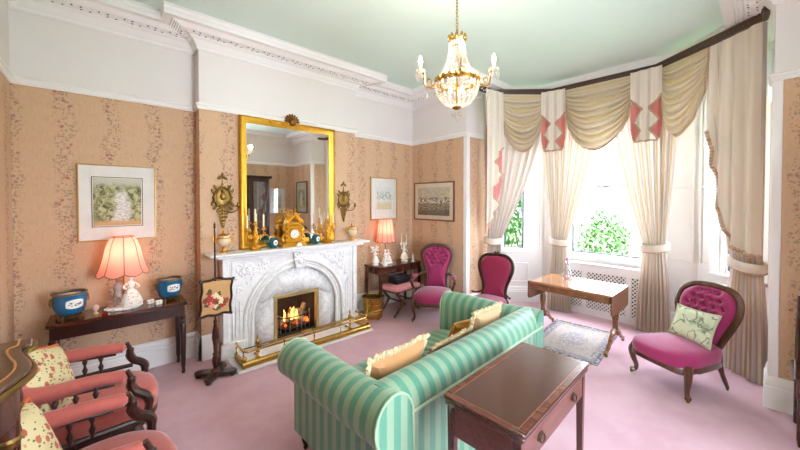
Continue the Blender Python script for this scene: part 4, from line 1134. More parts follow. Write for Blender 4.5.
# ------------------------------------------------------------------ green striped sofa (back towards the viewer)
t = thing('striped_sofa', 'green striped scroll-arm sofa with its back towards the viewer', 'sofa', (1.79, 1.62, 0), radians(2.4))
YR, YFR = -.46, .50               # rear and front, local y
PIPE = plain('sofa_piping', (168, 196, 160), .6)
def arcpts(cx, cz, r, a0, a1, n): return [(cx+r*cos(radians(a0+(a1-a0)*k/n)), cz+r*sin(radians(a0+(a1-a0)*k/n))) for k in range(n+1)]
for sg in (-1, 1):                # arms: section in (outwards, z)
    sec = [(.0, .12), (.0, .50)]+arcpts(-.01, .613, .122, -75, 168, 14)+[(-.135, .52), (-.14, .40), (-.14, .12)]
    m = MB(); X = .84; N = 14; K = len(sec); vs = []; fs = []
    for j in range(N+1):
        y = YR+(YFR-YR)*j/N; e = min(1, min(j, N-j)/1.2); k_ = .95+.05*e; bk = 1.0 if sg < 0 else min(1, .12+.88*(j/N/.4)**.7)
        for a, z in sec: vs.append((sg*(X+(a if a < 0 else a*bk)*k_), y, z if z < .45 else .45+(z-.45)*k_*(1+.13*max(0, 1-j/N/.45)**2)))
    for j in range(N):
        for k in range(K): fs.append((j*K+k, j*K+(k+1) % K, (j+1)*K+(k+1) % K, (j+1)*K+k))
    fs += [tuple(range(K)), tuple(N*K+k for k in range(K))]
    m.add(vs, fs); a_ = m.build('scroll_arm', SOFAY, t, sharp=50)
    if sg < 0:
        m = MB(); m.prism([(sg*(X+a*.95), z if z < .45 else .45+(z-.45)*.95*1.13) for a, z in sec], YR-.005, YR-.0005, 'xz'); m.build('rear_facing', SOFAX, a_)
    for y in ((YR-.006, YFR+.002) if sg < 0 else (YFR+.002,)):
        m = MB(); m.tube([(sg*(X+a*.97), y, z if z < .45 else .45+(z-.45)*.97*(1.13 if y < 0 else 1)) for a, z in sec[1:-1]], .007, 6, up=(0, 1, 0)); m.build('piping', PIPE, a_)
# back: section in (y, z), rear panel flush with the roll
sec = [(YR+.004, .12), (YR+.004, .622)]+arcpts(YR+.112, .642, .115, 187, -10, 16)+[(YR+.235, .56), (YR+.27, .42), (YR+.27, .12)]
m = MB(); N = 20; K = len(sec); vs = []; fs = []
for j in range(N+1):
    x = -.83+1.66*j/N
    for y, z in sec: vs.append((x, y, z))
for j in range(N):
    for k in range(K): fs.append((j*K+k, j*K+(k+1) % K, (j+1)*K+(k+1) % K, (j+1)*K+k))
fs += [tuple(range(K)), tuple(N*K+k for k in range(K))]
m.add(vs, fs); b_ = m.build('rolled_back', SOFAX, t, sharp=50)
m = MB(); m.tube([(-.72, YR-.004, .628), (0, YR-.004, .626), (.83, YR-.004, .628)], .009, 6); m.build('piping', PIPE, b_)
m = MB(); m.box(-.70, .70, YR+.2, YFR-.01, .12, .30); m.build('seat_base', SOFAX, t, bevel=.02)
for k in range(2):
    m = MB(); x0 = -.70+.70*k
    def top(u, v, x0=x0):
        a, b = 2*u-1, 2*v-1; e = (1-a**6)*(1-b**6)
        return (x0+.35+a*.348, .142+b*.35, .33+.10*e**.4+.012*e)
    m.grid(top, 16, 16); m.grid(lambda u, v: (top(u, v)[0], top(u, v)[1], .302), 4, 4); m.build('seat_cushion', SOFAX, t)
for sx in (-1, 1):
    for y in (YR+.07, YFR-.06):
        m = MB(); m.lathe([(.012, 0), (.016, .012), (.014, .03), (.024, .05), (.028, .075), (.02, .095), (.03, .12)], 10, (sx*.79, y, 0)); m.build('leg', DARKW, t)
G = 'cushions along the sofa back'
cushion('peach_cushion', 'large plain peach cushion with cream fringe at the near end of the sofa', (1.29, 1.49, .615), (radians(-20), 0, radians(184)), .44, .32, .15, PEACH, 'fringe', None, G)
cushion('fringed_cushion', 'cream fringed peach cushion sunk low in the middle of the sofa', (1.80, 1.51, .55), (radians(-24), 0, radians(184)), .42, .27, .13, PEACH, 'fringe', None, G)
cushion('patterned_cushion', 'pale peach cushion with cream fringe at the far end of the sofa', (2.29, 1.53, .605), (radians(-16), 0, radians(180)), .34, .33, .14, plain('pale_peach_silk', (226, 190, 146), .6, 0, (206, 160, 116), 12), 'fringe', None, G)
cushion('mustard_cushion', 'small mustard cushion beside the far arm of the sofa', (2.22, 1.69, .55), (radians(-28), 0, radians(168)), .24, .22, .10, MUSTARD, 'piping', MUSTARD, G)
# ------------------------------------------------------------------ tables
def taper_leg(t, x, y, h, w0, w1, wm, name='leg', ring=None):
    m = MB(); m.hexa([(x+a*w1, y+b*w1, 0) for a, b in ((-1, -1), (1, -1), (1, 1), (-1, 1))], [(x+a*w0, y+b*w0, h) for a, b in ((-1, -1), (1, -1), (1, 1), (-1, 1))])
    return m.build(name, wm, t, bevel=.002)
# foreground mahogany card table
t = thing('card_table', 'polished mahogany folding card table behind the sofa in the foreground', 'table', (1.557, .806, 0), radians(2.4))
hx, hy = .403, .193
def rr_out(hx, hy, r, n=5):
    o = []
    for cx, cy, a0 in ((hx-r, hy-r, 0), (-hx+r, hy-r, 90), (-hx+r, -hy+r, 180), (hx-r, -hy+r, 270)):
        for k in range(n+1): a = radians(a0+90*k/n); o.append((cx+r*cos(a), cy+r*sin(a)))
    return o
m = MB(); m.prism(rr_out(hx, hy, .02), .742, .76); tp = m.build('top_leaf', MAHOG, t, bevel=.004)
m = MB(); m.prism(rr_out(hx-.003, hy-.003, .02), .720, .7395); m.build('folded_leaf', MAHOG, t, bevel=.004)
m = MB(); e = .032; z = .7602
for x0, x1, y0, y1 in ((-hx+.004, hx-.004, -hy+.004, -hy+e), (-hx+.004, hx-.004, hy-e, hy-.004), (-hx+.004, -hx+e, -hy+e, hy-e), (hx-e, hx-.004, -hy+e, hy-e)): m.box(x0, x1, y0, y1, z-.0006, z+.0004)
m.build('crossbanding', MAHBAND, tp)
m = MB()
for x0, x1, y0, y1 in ((-hx+e, hx-e, -hy+e, -hy+e+.003), (-hx+e, hx-e, hy-e-.003, hy-e), (-hx+e, -hx+e+.003, -hy+e, hy-e), (hx-e-.003, hx-e, -hy+e, hy-e)): m.box(x0, x1, y0, y1, z-.0005, z+.0007)
m.build('stringing', plain('boxwood_string', (140, 84, 50), .4), tp)
m = MB(); ax, ay = hx-.02, hy-.02
m.box(-ax+.03, ax-.03, ay-.018, ay-.004, .58, .719); m.box(-ax+.004, -ax+.018, -ay+.03, ay-.03, .58, .719); m.box(ax-.018, ax-.004, -ay+.03, ay-.03, .58, .719); m.box(-ax+.03, ax-.03, -ay+.012, -ay+.018, .58, .719)
m.build('apron', wood('mahogany_apron', (104, 52, 30), (70, 32, 20), 0, .3, .4), t)
m = MB(); m.box(-ax+.036, ax-.036, -ay, -ay+.012, .592, .712); dr = m.build('drawer', bpy.data.materials['mahogany_apron'], t, bevel=.002)
BRONZE = plain('dark_bronze_handle', (70, 54, 38), .45, .7)
for x in (-.2, .2):
    m = MB(); m.lathe([(.0005, 0), (.030, 0), (.031, .002), (.026, .004), (.0005, .006)], 16, M=T(x, -ay-.0005, .652) @ RX(pi/2) @ SC(1, .68, 1)); m.build('handle_plate', BRONZE, dr)
    m = MB(); m.tube(cat([(x-.02, -ay-.006, .657), (x-.022, -ay-.012, .642), (x, -ay-.014, .634), (x+.022, -ay-.012, .642), (x+.02, -ay-.006, .657)], 4), .0028, 6); m.build('drop_bail', BRONZE, dr)
for sx in (-1, 1):
    for sy in (-1, 1): taper_leg(t, sx*(ax-.015), sy*(ay-.015), .72, .0185, .011, MAHOGY)

# rosewood sofa table in the bay
t = thing('sofa_table', 'inlaid rosewood drop-end sofa table standing on the small rug in the bay', 'table', (4.21, 1.50, 0), 0)
TZ = .66; hx, hy = .31, .44
ROSET = wood('golden_satinwood_top', (186, 134, 84), (146, 96, 56), 1, .12, .7)
m = MB(); m.prism(rr_out(hx, hy, .008), TZ-.022, TZ); tp = m.build('table_top', ROSET, t, bevel=.003)
m = MB(); z = TZ+.0002; e = .035
for x0, x1, y0, y1 in ((-hx+.003, hx-.003, -hy+.003, -hy+e), (-hx+.003, hx-.003, hy-e, hy-.003), (-hx+.003, -hx+e, -hy+e, hy-e), (hx-e, hx-.003, -hy+e, hy-e)): m.box(x0, x1, y0, y1, z-.0006, z+.0005)
m.build('crossbanding', ROSEW, tp)
m = MB()
m.box(-hx+.02, hx-.02, -hy+.012, hy-.012, TZ-.10, TZ-.0225); m.build('frieze', ROSEW, t, bevel=.002)
for y0, y1 in ((-hy+.05, -.01), (.01, hy-.05)):
    m = MB(); m.box(-hx+.014, -hx+.0195, y0, y1, TZ-.093, TZ-.03); dr = m.build('drawer', ROSEW, t, bevel=.001)
    m = MB(); m.ell((-hx+.008, (y0+y1)/2, TZ-.06), (.008, .008, .008), 8, 6); m.build('knob', BRASSD, dr)
for sy in (-1, 1):
    m = MB(); y = sy*(hy+.009); m.prism([(-hx, TZ-.004), (hx, TZ-.004), (hx, TZ-.19), (hx-.012, TZ-.215), (hx-.04, TZ-.225), (-hx+.04, TZ-.225), (-hx+.012, TZ-.215), (-hx, TZ-.19)], y-.007, y+.007, 'xz'); m.build('drop_leaf', ROSEW, t, bevel=.002)
    yp = sy*.405
    m = MB(); m.lathe([(.05, .17), (.045, .20), (.028, .22), (.024, .30), (.034, .36), (.036, .42), (.024, .46), (.05, .50), (.05, TZ-.10)], 12, (0, yp, 0)); m.build('pedestal', ROSEW, t)
    for sx in (-1, 1):
        m = MB(); m.tube(cat([(sx*.02, yp, .20), (sx*.12, yp, .165), (sx*.22, yp, .085), (sx*.285, yp, .045)], 5), [.036, .03, .024, .02], 8, sy=.8)
        f = m.build('splayed_leg', ROSEW, t)
        m = MB(); m.lathe([(.018, 0), (.02, .02), (.014, .04)], 8, M=T(sx*.285, yp, .05) @ RY(sx*1.9)); m.ell((sx*.305, yp, .018), (.014, .018, .018), 8, 6); m.build('castor', BRASSD, f)

# rug
t = thing('oriental_rug', 'small pale blue and cream oriental rug under the sofa table', 'rug', (4.13, 1.50, 0), .08)
n = NT('oriental_rug_pile'); v = n.coord(); s_ = n.sep(v); HXR, HYR = .54, .365
ax_ = n.math('DIVIDE', n.math('ABSOLUTE', s_[0]), HXR); ay_ = n.math('DIVIDE', n.math('ABSOLUTE', s_[1]), HYR)
mx_ = n.math('MAXIMUM', ax_, n.math('ADD', n.math('MULTIPLY', ay_, .8), .2))
bord = n.step(mx_, .76, .78); b2 = n.math('MULTIPLY', n.step(mx_, .90, .91), 1.0)
med = n.math('SQRT', n.math('ADD', n.math('POWER', ax_, 2.0), n.math('POWER', ay_, 2.0)))
vo = n.voro(v, 26); r_ = n.sep(vo[1]); blob = n.math('SUBTRACT', 1.0, n.step(vo[0], .3, .45))
c = n.mix(n.math('MULTIPLY', blob, .55), (176, 164, 156), n.mix(r_[0], (128, 128, 138), (172, 140, 130)))
c = n.mix(n.math('SUBTRACT', 1.0, n.step(med, .38, .42)), c, n.mix(blob, (150, 146, 150), (188, 168, 158)))
c = n.mix(bord, c, n.mix(blob, (140, 136, 140), (182, 164, 152))); c = n.mix(b2, c, n.mix(blob, (108, 104, 112), (170, 160, 160)))
n.bump(n.noise(v, 240, 2), .3, .004); RUGM = n.set(c, .9, 0, .15)
m = MB(); m.box(-HXR, HXR, -HYR, HYR, .001, .010); m.build('pile', RUGM, t)
m = MB()
for k in range(90):
    y = -HYR+2*HYR*(k+.5)/90
    for sg in (-1, 1): m.tube([(sg*HXR, y, .006), (sg*(HXR+.03), y+.004*sin(k*2.3), .004)], .0022, 4)
o = m.build('fringe', CREAM, t); o['kind'] = 'stuff'

# decanter and brass stand on the sofa table
t = thing('glass_decanter', 'clear glass decanter with round pink stopper on the sofa table', 'decanter', (4.36, 1.66, TZ+.001))
m = MB(); m.lathe([(.0005, 0), (.055, 0), (.062, .012), (.06, .05), (.045, .10), (.022, .15), (.016, .175), (.016, .20), (.028, .212), (.024, .215), (.012, .20), (.012, .175), (.0005, .15)], 20); m.build('body', glassy('decanter_crystal', (238, 236, 244), .32, .05), t)
m = MB(); m.lathe([(.011, .195), (.012, .215), (.008, .222)], 12); m.ell((0, 0, .245), .025, 12, 8); m.build('stopper', plain('pink_glass_stopper', (206, 130, 160), .1, coat=.6), t)
t = thing('brass_candle_snuffer', 'tiny brass stand at the right end of the sofa table', 'ornament', (4.28, 1.20, TZ+.001))
m = MB(); m.lathe([(.0005, 0), (.03, 0), (.03, .004), (.008, .008), (.006, .03), (.012, .036), (.004, .042), (.0005, .05)], 12); m.build('base', BRASS, t)
m = MB(); m.tube([(.006, 0, .03), (.03, 0, .04), (.045, 0, .034)], .003, 6); m.build('handle', BRASS, t)

# dark console table in the left alcove
t = thing('console_table', 'long dark mahogany console table against the left alcove wall', 'table', (.12, 3.845, 0), 0)
hx, hy, CZ = .465, .17, .685
m = MB(); m.prism(rr_out(hx, hy, .01), CZ-.03, CZ); m.build('table_top', wood('dark_polished_mahogany', (88, 38, 22), (52, 20, 12), 0, .14, .6), t, bevel=.005)
m = MB(); m.box(-hx+.02, hx-.02, -hy+.015, hy-.015, CZ-.13, CZ-.0305); m.build('apron', DARKW, t, bevel=.003)
for sx in (-1, 1):
    for sy in (-1, 1):
        x, y = sx*(hx-.035), sy*(hy-.03); m = MB()
        m.lathe([(.012, 0), (.018, .02), (.013, .05), (.019, .08), (.024, .30), (.026, .46), (.018, .48), (.026, .50), (.018, .52), (.025, .535), (.025, CZ-.13)], 12, (x, y, 0)); m.build('leg', DARKW, t)

# ------------------------------------------------------------------ porcelain and lamps
def cachepot(x, y, rz, s, label):
    t = thing('cachepot', label, 'pot', (x, y, CZ+.001), rz, 'blue cachepots on the console'); t.scale = (s, s, s)
    m = MB(); m.lathe([(.06, .035), (.085, .055), (.098, .10), (.102, .15), (.098, .19), (.10, .20), (.094, .20), (.092, .15), (.08, .07), (.0005, .06)], 28); m.build('body', BLUEP, t)
    m = MB(); m.lathe([(.099, .197), (.106, .20), (.106, .212), (.099, .214), (.096, .205)], 28, cap=False); m.build('gilt_rim', BRASSD, t)
    m = MB(); m.lathe([(.0005, .185), (.091, .185), (.091, .19), (.0005, .19)], 20); m.build('liner', WHITE, t)
    m = MB(); m.lathe([(.05, .012), (.066, .02), (.07, .036), (.06, .04)], 24)
    for k in range(4):
        a = 2*pi*k/4+pi/4; m.tube(cat([(.055*cos(a), .055*sin(a), .035), (.085*cos(a), .085*sin(a), .03), (.082*cos(a), .082*sin(a), .0), (.095*cos(a), .095*sin(a), .004)], 4), .008, 6)
    m.build('gilt_stand', BRASSD, t)
    for sg in (-1, 1):
        m = MB(); m.ell((sg*.106, 0, .165), (.012, .014, .02), 8, 6); m.tube([(sg*.112, .018*cos(q), .14+.018*sin(q)) for q in [2*pi*k/10 for k in range(10)]], .004, 6, closed=True, up=(1, 0, 0)); m.build('ring_handle', BRASSD, t)
    def disk(r0, fx):
        def f(u, v):
            a = 2*pi*u; px, pz = .062*v*cos(a), .036*v*sin(a); px = max(-.052, min(.052, px*1.15)); an = px/.1
            rad = .099+.003*fx; return (rad*sin(an), -rad*cos(an), .13+pz)
        return f
    m = MB(); m.grid(disk(0, 1.6), 24, 4, cu=True); d = m.build('white_medallion', PORC, t, solid=.003)
    rr = random.Random(int(x*100)); m = MB()
    for k in range(16):
        px = rr.uniform(-.034, .034); an = px/.1; m.ell((.1065*sin(an), -.1065*cos(an), .13+rr.uniform(-.014, .014)), (.006, .002, .004), 6, 4)
    m.build('painted_figures', plain('sepia_figures', (96, 84, 84), .5) if 'sepia_figures' not in bpy.data.materials else bpy.data.materials['sepia_figures'], d)
cachepot(-.215, 3.80, .35, 1.02, 'turquoise cachepot with white medallion at the left end of the console')
cachepot(.465, 3.86, .25, 1.0, 'turquoise cachepot with white medallion at the right end of the console')

def shade_lamp(t, c, zb, h, rb, rt, lobes, watt):
    """scalloped bell shade hung on a stem; c = (x, y), zb = bottom height"""
    def prof(v):
        P = [(0, rt), (.08, rt*1.25), (.3, rt+.42*(rb-rt)), (.6, rt+.60*(rb-rt)), (.85, rt+.80*(rb-rt)), (1, rb)]
        for (a, ra), (b, rb_) in zip(P, P[1:]):
            if v <= b: return ra+(rb_-ra)*(v-a)/(b-a)
        return rb
    def f(u, v):
        a = 2*pi*u; q = abs(sin(lobes/2*a)); r = prof(v)*(1-.02*(1-q)*v)
        return (c[0]+r*cos(a), c[1]+r*sin(a), zb+h*(1-v)-(.026*q*v**6))
    m = MB(); m.grid(f, lobes*6, 16, cu=True); m.build('lamp_shade', SHADE, t)
    m = MB()
    for k in range(lobes):
        m.tube([tuple(Vector(f(k/lobes, j/10))*1.0) for j in range(11)], .0035, 5)
    m.tube([f(i/(lobes*6), 1) for i in range(lobes*6)], .004, 5, closed=True); m.tube([f(i/(lobes*6), 0) for i in range(lobes*6)], .0035, 5, closed=True)
    m.build('shade_ribs', plain('dusky_rose_braid', (150, 84, 62), .8) if 'dusky_rose_braid' not in bpy.data.materials else bpy.data.materials['dusky_rose_braid'], t)
    m = MB(); m.ell((c[0], c[1], zb+h*.55), (.028, .028, .04), 10, 8); b = m.build('bulb', BULB, t)
    l = bpy.data.lights.new('table_lamp_light', 'POINT'); l.energy = watt*.42; l.color = (1, .72, .50); l.shadow_soft_size = .05
    o = bpy.data.objects.new('table_lamp_light', l); COL.objects.link(o); o.parent = t; o.location = (c[0], c[1], zb+h*.55+.0)
def lady(m, x, y, z, s, hat=0):
    M = T(x, y, z) @ SC(s, s, s)
    m.lathe([(.0005, 0), (.075, 0), (.078, .02), (.06, .07), (.035, .115), (.018, .13), (.022, .15), (.026, .17), (.018, .19), (.008, .198), (.008, .205)], 14, M=M)
    m.ell((0, 0, .225), (.018, .018, .023), 8, 6, M); m.ell((0, .006, .238), (.02, .02, .016), 8, 6, M)
    for sg in (-1, 1): m.tube(cat([(sg*.024, 0, .178), (sg*.05, -.02, .15), (sg*.03, -.05, .145)], 4), .008, 6, M=M)
def gent(m, x, y, z, s):
    M = T(x, y, z) @ SC(s, s, s)
    for sg in (-1, 1): m.tube(cat([(sg*.018, 0, .10), (sg*.02, -.01, .05), (sg*.02, 0, 0)], 3), [.016, .012, .009], 7, M=M)
    m.lathe([(.0005, .08), (.034, .085), (.03, .11), (.024, .13), (.032, .165), (.02, .19), (.009, .2), (.009, .207)], 10, M=M)
    m.ell((0, 0, .228), (.017, .018, .022), 8, 6, M); m.lathe([(.0005, .245), (.034, .242), (.018, .25), (.014, .265), (.0005, .268)], 10, M=M)
    for sg in (-1, 1): m.tube(cat([(sg*.028, 0, .175), (sg*.052, -.015, .14), (sg*.04, -.045, .13)], 4), .009, 6, M=M)
t = thing('figurine_lamp', 'table lamp with scalloped pink silk shade on a courting couple figurine on the console', 'lamp', (.125, 3.83, CZ+.001))
m = MB(); m.lathe([(.0005, 0), (.12, 0), (.125, .012), (.11, .025), (.0005, .03)], 18, sx=1.0, sy=.62)
rr = random.Random(8)
for k in range(12):
    a = 2*pi*k/12; m.ell((.115*cos(a), .072*sin(a), .014), (.022, .016, .013), 7, 5)
m.build('rocky_base', PORC, t)
m = MB(); lady(m, .05, -.014, .026, 1.1); m.build('lady_figure', PORCP, t)
m = MB(); gent(m, -.04, -.014, .026, 1.08); m.build('gentleman_figure', plain('pink_glazed_figure', (206, 170, 170), .25, 0, (110, 116, 96), 30), t)
m = MB(); m.lathe([(.016, 0), (.012, .03), (.018, .05), (.024, .055), (.0005, .056)], 10, (-.085, -.01, .024)); m.build('pedestal_urn', plain('rose_urn_glaze', (206, 150, 150), .3), t)
m = MB(); m.tube([(0, .04, .02), (0, .04, .46)], .006, 8); m.build('lamp_stem', BRASS, t)
shade_lamp(t, (0, .02), .325, .315, .185, .078, 8, 3.5)

# small trinkets
def trinket(nm, label, x, y, builder, z=CZ+.001, rz=0):
    t = thing(nm, label, 'ornament', (x, y, z), rz); builder(t)
def tb_egg(t):
    m = MB(); m.lathe([(.0005, 0), (.02, 0), (.018, .006), (.008, .014), (.007, .024), (.016, .034)], 12); m.build('stand', plain('ivory_stand', (222, 202, 150), .4), t)
    m = MB(); m.ell((0, 0, .052), (.023, .023, .026), 12, 8); m.build('egg', plain('pale_pink_egg', (232, 196, 180), .3), t)
trinket('ornamental_egg', 'small pink ornamental egg on a stand beside the left cachepot', -.06, 3.80, tb_egg)
def tb_box(t):
    m = MB(); m.box(-.026, .026, -.018, .018, 0, .026); m.build('box_body', PORC, t, bevel=.004)
    m = MB(); m.box(-.027, .027, -.019, .019, .027, .036); m.build('box_lid', PORCP, t, bevel=.004)
    m = MB(); m.ell((0, -.0195, .026), (.004, .003, .004), 6, 4); m.build('clasp', BRASS, t)
trinket('porcelain_box', 'tiny white porcelain box left of the pair near the right cachepot', .315, 3.835, tb_box, rz=.3)
trinket('porcelain_box', 'tiny white porcelain box nearest the right cachepot', .37, 3.76, tb_box, rz=.15)
def tb_red(t):
    m = MB(); m.lathe([(.0005, 0), (.02, 0), (.024, .008), (.02, .014), (.0005, .015)], 14); m.build('dish', plain('red_lacquer', (150, 40, 30), .25), t)
    m = MB(); m.lathe([(.015, .0145), (.018, .017), (.014, .018)], 12, cap=False); m.build('rim', plain('red_lacquer_rim', (120, 30, 24), .3), t)
trinket('lacquer_dish', 'tiny red lacquer dish on the console left of the figurine lamp', .0, 3.735, tb_red)

# ------------------------------------------------------------------ right alcove table and lamp
t = thing('alcove_table', 'dark wooden side table carrying porcelain in the right alcove', 'table', (3.33, 3.835, 0), 0)
hx, hy, AZT = .43, .195, .69
m = MB(); m.prism(rr_out(hx, hy, .01), AZT-.025, AZT); m.build('table_top', bpy.data.materials['dark_polished_mahogany'], t, bevel=.004)
m = MB(); m.box(-hx+.02, hx-.02, -hy+.015, hy-.015, AZT-.11, AZT-.0255); m.build('apron', MAHOGY, t, bevel=.002)
for sx in (-1, 1):
    for sy in (-1, 1): taper_leg(t, sx*(hx-.035), sy*(hy-.03), AZT-.11, .02, .013, MAHOGY)
t = thing('porcelain_lamp', 'table lamp with pleated pink shade over a porcelain group in the right alcove', 'lamp', (3.21, 3.87, AZT+.001))
m = MB(); m.lathe([(.0005, 0), (.11, 0), (.115, .012), (.10, .022), (.0005, .026)], 18, sy=.75); m.build('oval_base', PORC, t)
m = MB(); lady(m, .03, -.01, .024, .72); gent(m, -.035, -.015, .024, .72); lady(m, -.005, .03, .024, .6); m.build('figure_group', PORCP, t)
m = MB(); m.tube([(0, .03, .02), (0, .03, .56)], .006, 8); m.build('lamp_stem', BRASS, t)
shade_lamp(t, (0, .02), .345, .33, .155, .085, 12, 3)
def figure_stick(nm, label, x, y, s, candle=True):
    t = thing(nm, label, 'figurine', (x, y, AZT+.001), 0, 'white porcelain candlestick figures in the alcove'); t.scale = (s, s, s)
    m = MB(); m.lathe([(.0005, 0), (.055, 0), (.058, .012), (.045, .022), (.03, .03), (.026, .05)], 12); m.build('base', PORC, t)
    m = MB(); lady(m, 0, 0, .04, .85); m.build('figure', PORC, t)
    m = MB(); rr = random.Random(int(x*77))
    m.tube([(0, .02, .05), (0, .025, .2), (0, .02, .28)], .008, 6)
    for k in range(16):
        a = rr.uniform(0, 6.28); r = rr.uniform(.02, .06); m.ell((r*cos(a), .02+r*sin(a)*.6, rr.uniform(.19, .30)), (.017, .014, .014), 6, 4)
    m.build('blossom_bocage', PORC, t)
    for sg in (-1, 1):
        m = MB(); m.tube(cat([(0, .02, .22), (sg*.04, .015, .23), (sg*.055, .01, .27)], 4), .005, 6); m.lathe([(.006, 0), (.02, .008), (.012, .014), (.012, .03), (.0005, .03)], 10, (sg*.055, .01, .265)); br = m.build('branch', PORC, t)
        if candle:
            m = MB(); m.lathe([(.008, 0), (.007, .15), (.0005, .155)], 8, (sg*.055, .01, .29)); m.build('candle', WAX, br)
figure_stick('candlestick_figure', 'white porcelain figure candlestick at the left end of the alcove table', 2.975, 3.84, .95, False)
figure_stick('candlestick_figure', 'white porcelain figure candlestick with tall candles right of the alcove lamp', 3.52, 3.80, 1.0)
t = thing('small_figurine', 'small white porcelain figure between candlestick and lamp on the alcove table', 'figurine', (3.06, 3.72, AZT+.001))
m = MB(); m.lathe([(.0005, 0), (.03, 0), (.028, .012), (.0005, .014)], 12); m.build('base', PORC, t)
m = MB(); lady(m, 0, 0, .012, .5); m.build('figure', PORC, t)
t = thing('porcelain_beaker', 'small white porcelain figure at the right edge of the alcove table', 'figurine', (3.63, 3.72, AZT+.001))
m = MB(); m.lathe([(.0005, 0), (.026, 0), (.024, .012), (.0005, .014)], 12); m.build('base', PORC, t)
m = MB(); gent(m, 0, 0, .012, .45); m.build('figure', PORC, t)

# stool with the black box
t = thing('upholstered_stool', 'rose upholstered stool with scrolled legs in front of the alcove table', 'stool', (3.25, 3.60, 0), radians(4))
m = MB(); pr = rr_out(.27, .18, .05)
m.prism(pr, .35, .37); m.build('seat_frame', WALNUT, t, bevel=.004)
m = MB(); N = len(pr)
vs = [(x*s, y*s, z) for s, z in ((1, .37), (1.02, .39), (.97, .415), (.8, .43), (.4, .437), (.01, .438)) for x, y in pr]
m.add(vs, [(k*N+i, k*N+(i+1) % N, (k+1)*N+(i+1) % N, (k+1)*N+i) for k in range(5) for i in range(N)]+[tuple(range(N-1, -1, -1))]); m.build('seat', PINKST, t)
for sx in (-1, 1):
    for sy in (-1, 1):
        m = MB(); m.tube(cat([(sx*.22, sy*.14, .35), (sx*.14, sy*.14, .25), (sx*.10, sy*.14, .20), (sx*.18, sy*.14, .09), (sx*.27, sy*.14, .015)], 5), [.02, .019, .02, .017, .014], 8); m.build('leg', WALNUT, t)
m = MB(); m.tube([(0.1, -.14, .20), (.1, .14, .20)], .012, 8); m.tube([(-.1, -.14, .20), (-.1, .14, .20)], .012, 8); m.build('stretcher', WALNUT, t)
t = thing('black_box', 'black lidded box sitting on the rose stool', 'box', (3.25, 3.61, .4395), radians(4))
m = MB(); m.box(-.15, .15, -.09, .09, 0, .075); m.build('box_body', plain('black_lacquer', (26, 26, 30), .3), t, bevel=.006)
m = MB(); m.box(-.155, .155, -.095, .095, .077, .10); m.build('box_lid', bpy.data.materials['black_lacquer'], t, bevel=.012)
m = MB(); m.tube(cat([(-.04, 0, .10), (-.035, 0, .125), (.035, 0, .125), (.04, 0, .10)], 4), .005, 6); m.build('handle', BLACK, t)

# ------------------------------------------------------------------ pole screen
t = thing('pole_screen', 'mahogany pole screen with a floral needlework panel left of the fireplace', 'fire screen', (.765, 3.43, 0), radians(12))
m = MB(); o_ = []
for k in range(48):
    a = 2*pi*k/48; r = .125+.055*cos(4*(a-pi/4)); o_.append((r*cos(a)*1.05, r*sin(a)*1.0))
m.prism(o_, .03, .055); m.build('platform_base', DARKW, t, bevel=.006)
for k in range(4):
    a = pi/4+k*pi/2; m = MB(); m.ell((.155*cos(a), .15*sin(a), .016), (.028, .028, .016), 10, 6); m.build('foot', DARKW, t)
m = MB(); m.lathe([(.045, .055), (.04, .07), (.022, .085), (.028, .12), (.036, .16), (.022, .20), (.028, .215), (.018, .235), (.022, .30), (.032, .37), (.026, .44), (.014, .50), (.018, .52), (.01, .54)], 14); m.build('turned_column', MAHOGY, t)
m = MB(); m.tube([(0, 0, .53), (0, 0, 1.40)], .0075, 8); m.lathe([(.008, 0), (.014, .01), (.007, .02), (.012, .034), (.003, .05), (.0005, .055)], 10, (0, 0, 1.395)); m.build('pole', MAHOGY, t)
Mp = T(0, -.022, .745) @ RY(radians(4))
m = MB(); W_, H_ = .135, .155
m.add([(-W_, -.006, -H_), (W_, -.006, -H_), (W_, -.006, H_), (-W_, -.006, H_), (-W_, .004, -H_), (W_, .004, -H_), (W_, .004, H_), (-W_, .004, H_)], [(0, 1, 2, 3), (7, 6, 5, 4), (0, 4, 5, 1), (1, 5, 6, 2), (2, 6, 7, 3), (3, 7, 4, 0)], Mp)
pn = m.build('needlework_panel', plain('tan_canvas', (196, 154, 104), .85, 0, (182, 138, 90), 40), t)
rr = random.Random(2); fc = [plain('wool_red', (176, 62, 50), .9), plain('wool_pink', (222, 150, 130), .9), plain('wool_cream', (226, 208, 168), .9), plain('wool_green', (92, 96, 62), .9)]
for k in range(44):
    a = rr.uniform(0, 6.28); r = .105*rr.random()**.6; col = fc[k % 4] if r < .085 else fc[3 if k % 2 else 0]; m = MB()
    cx, cz = r*cos(a)*.95, r*sin(a)*.9-.01
    for q in range(5 if col is not fc[3] else 2):
        b = 2*pi*q/5+k; m.ell((0, 0, 0), (.017, .002, .011), 7, 4, Mp @ T(cx+.014*cos(b), -.0065-.0002*k, cz+.014*sin(b)) @ RY(-b))
    m.build('stitched_flower' if col is not fc[3] else 'stitched_leaf', col, pn)
m = MB(); R4 = [(-W_, -H_), (-W_*.5, -H_+.006), (0, -H_-.006), (W_*.5, -H_+.006), (W_, -H_), (W_-.006, -H_*.5), (W_+.004, 0), (W_-.006, H_*.5), (W_, H_), (W_*.5, H_+.012), (0, H_+.028), (-W_*.5, H_+.012), (-W_, H_), (-W_+.006, H_*.5), (-W_-.004, 0), (-W_+.006, -H_*.5)]
m.tube([tuple(Mp @ Vector((x, -.004, z))) for x, z in cat(R4, 4, True)], .012, 7, closed=True, up=(0, 1, 0))
for sx in (-1, 1):
    for sz in (-1, 1): m.ell((0, 0, 0), (.022, .012, .016), 8, 5, Mp @ T(sx*(W_+.008), -.004, sz*(H_+.006)) @ RY(-sx*sz*.7))
m.build('carved_frame', DARKW, t)
